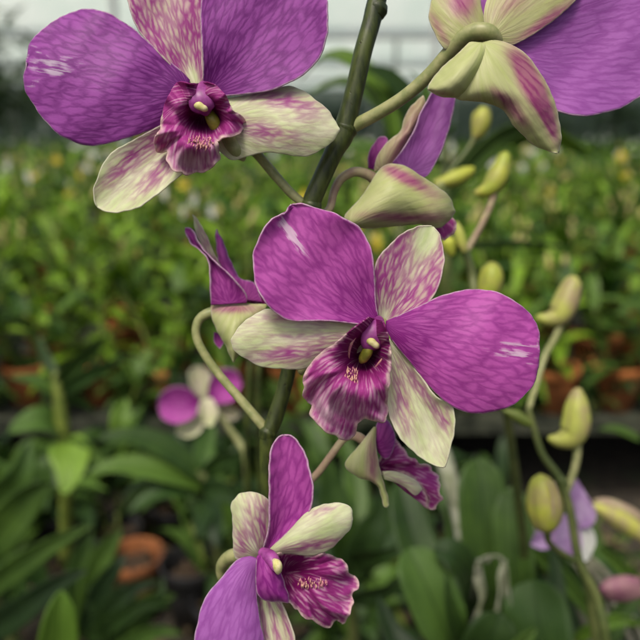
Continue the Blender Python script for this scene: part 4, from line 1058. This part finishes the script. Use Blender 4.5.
# C: left edge big leaves
e = empty('leafy_orchid', P(-30, 560, .6)); tag(e, 'orchid at the lower left edge with long leaves pointing right into the picture', 'orchid')
ground_cane(e, -25, 560, .62, r=8)
for path, w_, mt, ro in [
    ([(-25, 600, .62), (20, 565, .6), (60, 540, .6), (93, 524, .6)], 25, 'leaf', 20), ([(-25, 640, .6), (20, 610, .58), (60, 582, .58), (88, 570, .58)], 30, 'leaf_dark', 20),
    ([(-20, 560, .64), (10, 520, .63), (35, 492, .63), (55, 482, .63)], 42, 'leaf', 15), ([(-25, 540, .66), (0, 500, .66), (20, 475, .66), (30, 440, .67)], 40, 'leaf_pale', 15)]:
    pleaf(e, mt, path, w_, roll=ro)
e = empty('leafy_orchid', P(58, 700, .45)); tag(e, 'single bright green upright leaf rising at the bottom left corner', 'orchid')
ground_cane(e, 55, 740, .48, r=5)
pleaf(e, 'leaf_bright', [(56, 740, .47), (54, 690, .46), (58, 630, .45), (61, 590, .45)], 42, roll=10, shape=lambda t: math.sin(math.pi * (t * .8 + .2)) ** .6)
# D: right clump, blunt leaves
e = empty('leafy_orchid', P(470, 700, .45)); tag(e, 'clump of broad blunt green leaves at the lower right', 'orchid')
ground_cane(e, 478, 680, .48, r=9)
for path, w_, mt, ro in [
    ([(492, 680, .47), (492, 600, .46), (484, 520, .46), (477, 458, .47)], 52, 'leaf', 10), ([(520, 700, .46), (518, 620, .45), (514, 550, .45), (512, 486, .46)], 42, 'leaf', -12),
    ([(455, 680, .43), (448, 640, .42), (428, 590, .42), (408, 548, .43)], 52, 'leaf_pale', 15), ([(470, 620, .45), (468, 580, .43), (455, 556, .42), (434, 550, .42)], 26, 'leaf_dark', 35),
    ([(548, 720, .42), (546, 680, .41), (540, 630, .41), (532, 580, .42)], 66, 'leaf_pale', -10), ([(470, 700, .44), (476, 670, .42), (490, 640, .41), (500, 612, .41)], 56, 'leaf', 10),
    ([(455, 650, .46), (440, 600, .48), (415, 540, .5), (398, 480, .52)], 44, 'leaf_dark', 20)]:
    pleaf(e, mt, path, w_, roll=ro, shape=blunt, fold=.28)
for path, w_, mt, ro in [([(476, 690, .49), (470, 620, .49), (460, 560, .49), (446, 500, .5)], 30, 'leaf_dark', 20), ([(500, 690, .5), (502, 620, .5), (500, 560, .5), (496, 505, .5)], 26, 'leaf_dark', 25),
    ([(470, 690, .43), (462, 650, .42), (450, 610, .41), (446, 575, .41)], 20, 'leaf', 35), ([(540, 700, .47), (548, 640, .47), (556, 590, .48), (552, 545, .49)], 24, 'leaf_dark', 20),
    ([(440, 700, .45), (412, 660, .45), (392, 632, .46), (378, 596, .47)], 30, 'leaf_dark', 15), ([(500, 700, .4), (508, 670, .4), (520, 645, .4), (536, 628, .4)], 22, 'leaf', 30)]:
    pleaf(e, mt, path, w_, roll=ro)
MB().add(*ptube([(436, 440, .5, 3), (442, 452, .5, 8), (450, 480, .49, 9), (460, 512, .49, 10), (467, 540, .48, 11), (474, 580, .47, 10), (480, 640, .47, 9)], n=14)).build('cane', M['cane_dry'], e)['label'] = 'thick papery grey-white old cane'
for path, w_, ro in [([(468, 600, .44), (474, 568, .43), (490, 556, .42), (504, 562, .42), (510, 600, .42), (520, 650, .43)], 8, 55),
                     ([(480, 560, .43), (484, 590, .43), (478, 620, .43), (486, 660, .43)], 12, 50), ([(506, 560, .42), (500, 590, .42), (497, 620, .42), (500, 650, .42)], 7, 40)]:
    pleaf(e, 'cane_dry', path, w_, roll=ro, fold=.5, wave=1.2, name='dry_sheath', shape=lambda t: .6 + .4 * math.sin(t * 11))
# E: greens behind small drooping flower / stalk
e = empty('leafy_orchid', P(345, 560, .6)); tag(e, 'dark leafy orchid in shade directly behind the bottom flower', 'orchid')
ground_cane(e, 350, 560, .62)
for path, w_, mt, ro in [
    ([(350, 570, .62), (338, 520, .6), (330, 485, .6), (322, 450, .6)], 34, 'leaf', 20), ([(350, 580, .62), (366, 540, .6), (378, 515, .6), (384, 486, .6)], 36, 'leaf_dark', 15),
    ([(350, 560, .62), (372, 556, .58), (392, 552, .57), (410, 540, .57)], 22, 'leaf', 35), ([(350, 600, .6), (385, 590, .57), (410, 575, .56)], 18, 'leaf_dark', 40),
    ([(345, 550, .62), (316, 520, .63), (300, 490, .64), (294, 460, .65)], 26, 'leaf_dark', 20), ([(350, 545, .64), (356, 500, .66), (350, 460, .68), (340, 430, .7)], 24, 'leaf', 20)]:
    pleaf(e, mt, path, w_, roll=ro)
e = empty('leafy_orchid', P(110, 660, .85)); tag(e, 'low dark plant crowding the front of the clay pot at the lower left', 'orchid')
ground_cane(e, 112, 640, .88, r=4)
for path, w_, mt, ro in [([(112, 650, .88), (100, 612, .87), (98, 575, .88), (108, 545, .9)], 22, 'leaf_dark', 20), ([(112, 650, .88), (128, 620, .86), (150, 600, .86), (176, 596, .87)], 20, 'leaf', 25),
    ([(112, 655, .88), (118, 625, .86), (128, 605, .86), (134, 588, .87)], 20, 'leaf_dark', 20), ([(112, 655, .88), (136, 640, .86), (160, 630, .85), (182, 634, .85)], 18, 'leaf_pale', 30),
    ([(112, 652, .88), (106, 620, .86), (114, 598, .86), (124, 582, .87)], 16, 'leaf', 20), ([(112, 655, .88), (146, 615, .86), (160, 592, .86), (162, 576, .87)], 18, 'leaf_dark', 25)]:
    pleaf(e, mt, path, w_, roll=ro)
e = empty('leafy_orchid', P(88, 640, .86)); tag(e, 'narrow-leaved dark orchid leaning over the left side of the clay pot at the lower left', 'orchid')
ground_cane(e, 86, 620, .88, r=4)
for path, w_, mt, ro in [([(84, 630, .88), (90, 590, .87), (102, 556, .87), (122, 528, .88)], 26, 'leaf', 15), ([(84, 630, .88), (100, 590, .86), (116, 566, .86), (126, 552, .87)], 22, 'leaf_dark', 15),
    ([(86, 640, .88), (112, 606, .85), (134, 588, .85), (160, 580, .86)], 20, 'leaf_dark', 20), ([(84, 630, .88), (76, 590, .87), (80, 560, .87), (92, 532, .88)], 24, 'leaf_dark', 20),
    ([(86, 640, .88), (120, 618, .85), (146, 604, .85), (172, 606, .86)], 18, 'leaf', 30)]:
    pleaf(e, mt, path, w_, roll=ro)
# F: diagonal old canes/leaves lower right corner
e = empty('leafy_orchid', P(600, 640, .5)); tag(e, 'tangle of dull old canes and narrow leaves in the lower right corner', 'orchid')
for path, w_, mt, ro in [
    ([(530, 545, .5), (560, 575, .5), (590, 612, .5), (620, 660, .5)], 16, 'leaf_pale', 25), ([(520, 530, .52), (552, 552, .52), (580, 590, .52), (600, 640, .52)], 12, 'leaf', 25),
    ([(600, 545, .5), (615, 560, .5), (640, 590, .5), (660, 640, .5)], 14, 'leaf', 20), ([(575, 640, .48), (600, 625, .47), (625, 620, .47), (650, 626, .46)], 14, 'leaf_bright', 25),
    ([(596, 700, .5), (604, 650, .5), (622, 612, .5), (650, 580, .5)], 20, 'leaf_dark', 20), ([(640, 440, .6), (625, 432, .6), (612, 428, .6), (598, 430, .6)], 8, 'leaf', 20)]:
    pleaf(e, mt, path, w_, roll=ro)
for k in range(5):
    x0 = 560 + 16 * k
    MB().add(*ptube([(x0 - 40, 520 + 8 * k, .53, 2.2), (x0 - 10, 560 + 6 * k, .53, 3), (x0 + 20, 610 + 8 * k, .54, 3.2), (x0 + 40, 680, .56, 3)], n=8)).build('cane', M['root'], e)
a_ = P(620, 700, .56)
MB().tube([tuple(a_) + (.004,), (a_[0], a_[1] + .1, .04, .006)], n=8).build('cane', M['root'], e)

# extra floor plants filling the aisle side
fp = [proto_plant(300 + i, h=.15, ncane=3, leaf_len=.14, leaf_w=.034, leafmat='leaf_dark' if i % 2 else 'leaf', potted=False, split=True) for i in range(4)]
spots = [(-.62, 1.12), (-.40, 1.18), (-.16, .97), (-.10, 1.12), (.06, 1.02), (.22, 1.16), (.02, .86), (.16, .80), (-.52, .86), (-.46, .74), (.36, .98), (.30, .72), (-.2, 1.22), (.5, .84), (-.68, .96), (-.58, 1.26), (-.50, 1.24), (-.30, 1.27), (-.08, 1.25), (.12, 1.27)]
for i, (x, y) in enumerate(spots):
    pr = fp[i % 4]
    o = pr if id(pr) not in used else copy_tree(pr); used.add(id(pr))
    o.name = 'floor_orchid'
    s = rr.uniform(.85, 1.2)
    o.location = (x, y, .075); o.rotation_euler = (0, 0, rr.uniform(0, 6.28)); o.scale = (s, s, s)
    tag(o, 'dark leafy orchid in a black pot on the shaded ground before the bench', 'orchid', 'shaded orchids on the ground')
    # a black pot each stands in
    po = pot_mesh(.052, .095).build('pot', M['blackpot'], None); mix = mix_mesh(.052, .095, i).build('potting_mix', M['bark'], None)
    po.parent = o; mix.parent = po; po.location = (0, 0, -.075 / s + .0)
    if s: po.scale = (1 / s, 1 / s, 1 / s)

for i, x in enumerate([-.73, -.585, -.43, -.27, -.12, .03, .17, .31, .46, .59, .73]):
    pr = fp[i % 4]; o = copy_tree(pr)
    o.name = 'edge_orchid'
    for ch in list(o.children):
        if ch.name.startswith('pot'):
            for c2 in list(ch.children): bpy.data.objects.remove(c2)
            bpy.data.objects.remove(ch)
    o.location = (x, 1.395, BT); o.rotation_euler = (0, 0, rr.uniform(0, 6.28)); sc = rr.uniform(.5, .75); o.scale = (sc, sc, sc)
    tag(o, 'low dark orchid squeezed between the clay pots on the bench edge', 'orchid', 'low orchids between the clay pots')
def on_ray(px, py, z):
    dv = P(px, py, 1) - CAM; t = (z - CAMZ) / dv[2]; return CAM + dv * t
def lone_pot(px, py, r, h, mat, label, rim_tilt=0):
    c_ = on_ray(px, py, h)
    e = empty('flower_pot', (c_[0], c_[1], 0)); tag(e, label, 'pot')
    MB().add(*lathe([(r * .62, 0), (r * .9, h * .78), (r * .9, h * .79), (r * .99, h * .80), (r * 1.01, h * .99), (r * .99, h), (r * .93, h), (r * .9, h * .97), (r * .86, h * .7), (r * .7, h * .3)])).build('pot_wall', M[mat], e, world=False)
    mix_mesh(r * .98, h * .98, int(px)).build('potting_mix', M['bark'], e, world=False)
    if rim_tilt: e.rotation_euler = (R(rim_tilt), R(rim_tilt * .6), .4)
    return e
lone_pot(134, 553, .052, .13, 'terracotta2', 'orange clay pot with a thick rim on the ground at the lower left')
lone_pot(190, 560, .052, .13, 'blackpot', 'black plastic pot right of the lone orange clay pot')

# litter: fallen leaves, moss lumps on the ground
mb = MB()
for _ in range(500):
    x, y = rr.uniform(-.8, .8), rr.uniform(.45, 1.35); az = rr.uniform(0, 6.28); L = rr.uniform(.03, .08)
    q = np.array([x, y, rr.uniform(.003, .02)]); dh = np.array([math.cos(az), math.sin(az), rr.uniform(-.05, .2)])
    v, f, pat = leaf_geo([q, q + dh * L * .5, q + dh * L], .018, np.array([-math.sin(az), math.cos(az), rr.uniform(-.3, .3)]), .4, 5, 3); mb.add(v, f, pat)
M['litter'] = plain_mat('dead_leaves', (0.04, 0.028, 0.014), (0.12, 0.09, 0.045), 20, .9)
tagset(mb.build('leaf_litter', M['litter']), 'stuff')
mb = MB()
for _ in range(2200):
    x, y = rr.uniform(-.8, .8), rr.uniform(.4, 1.35)
    if math.sin(x * 17 + 2) * math.cos(y * 19) < -.1: continue
    az = rr.uniform(0, 6.28); L = rr.uniform(.015, .035)
    q = np.array([x, y, 0.001]); dh = np.array([math.cos(az) * .6, math.sin(az) * .6, .8])
    v, f, pat = leaf_geo([q, q + dh * L * .5, q + dh * L], .008, np.array([-math.sin(az), math.cos(az), 0]), .4, 4, 3); mb.add(v, f, pat, rr.uniform(-.5, .5))
tagset(mb.build('moss', M['leaf_field']), 'stuff')
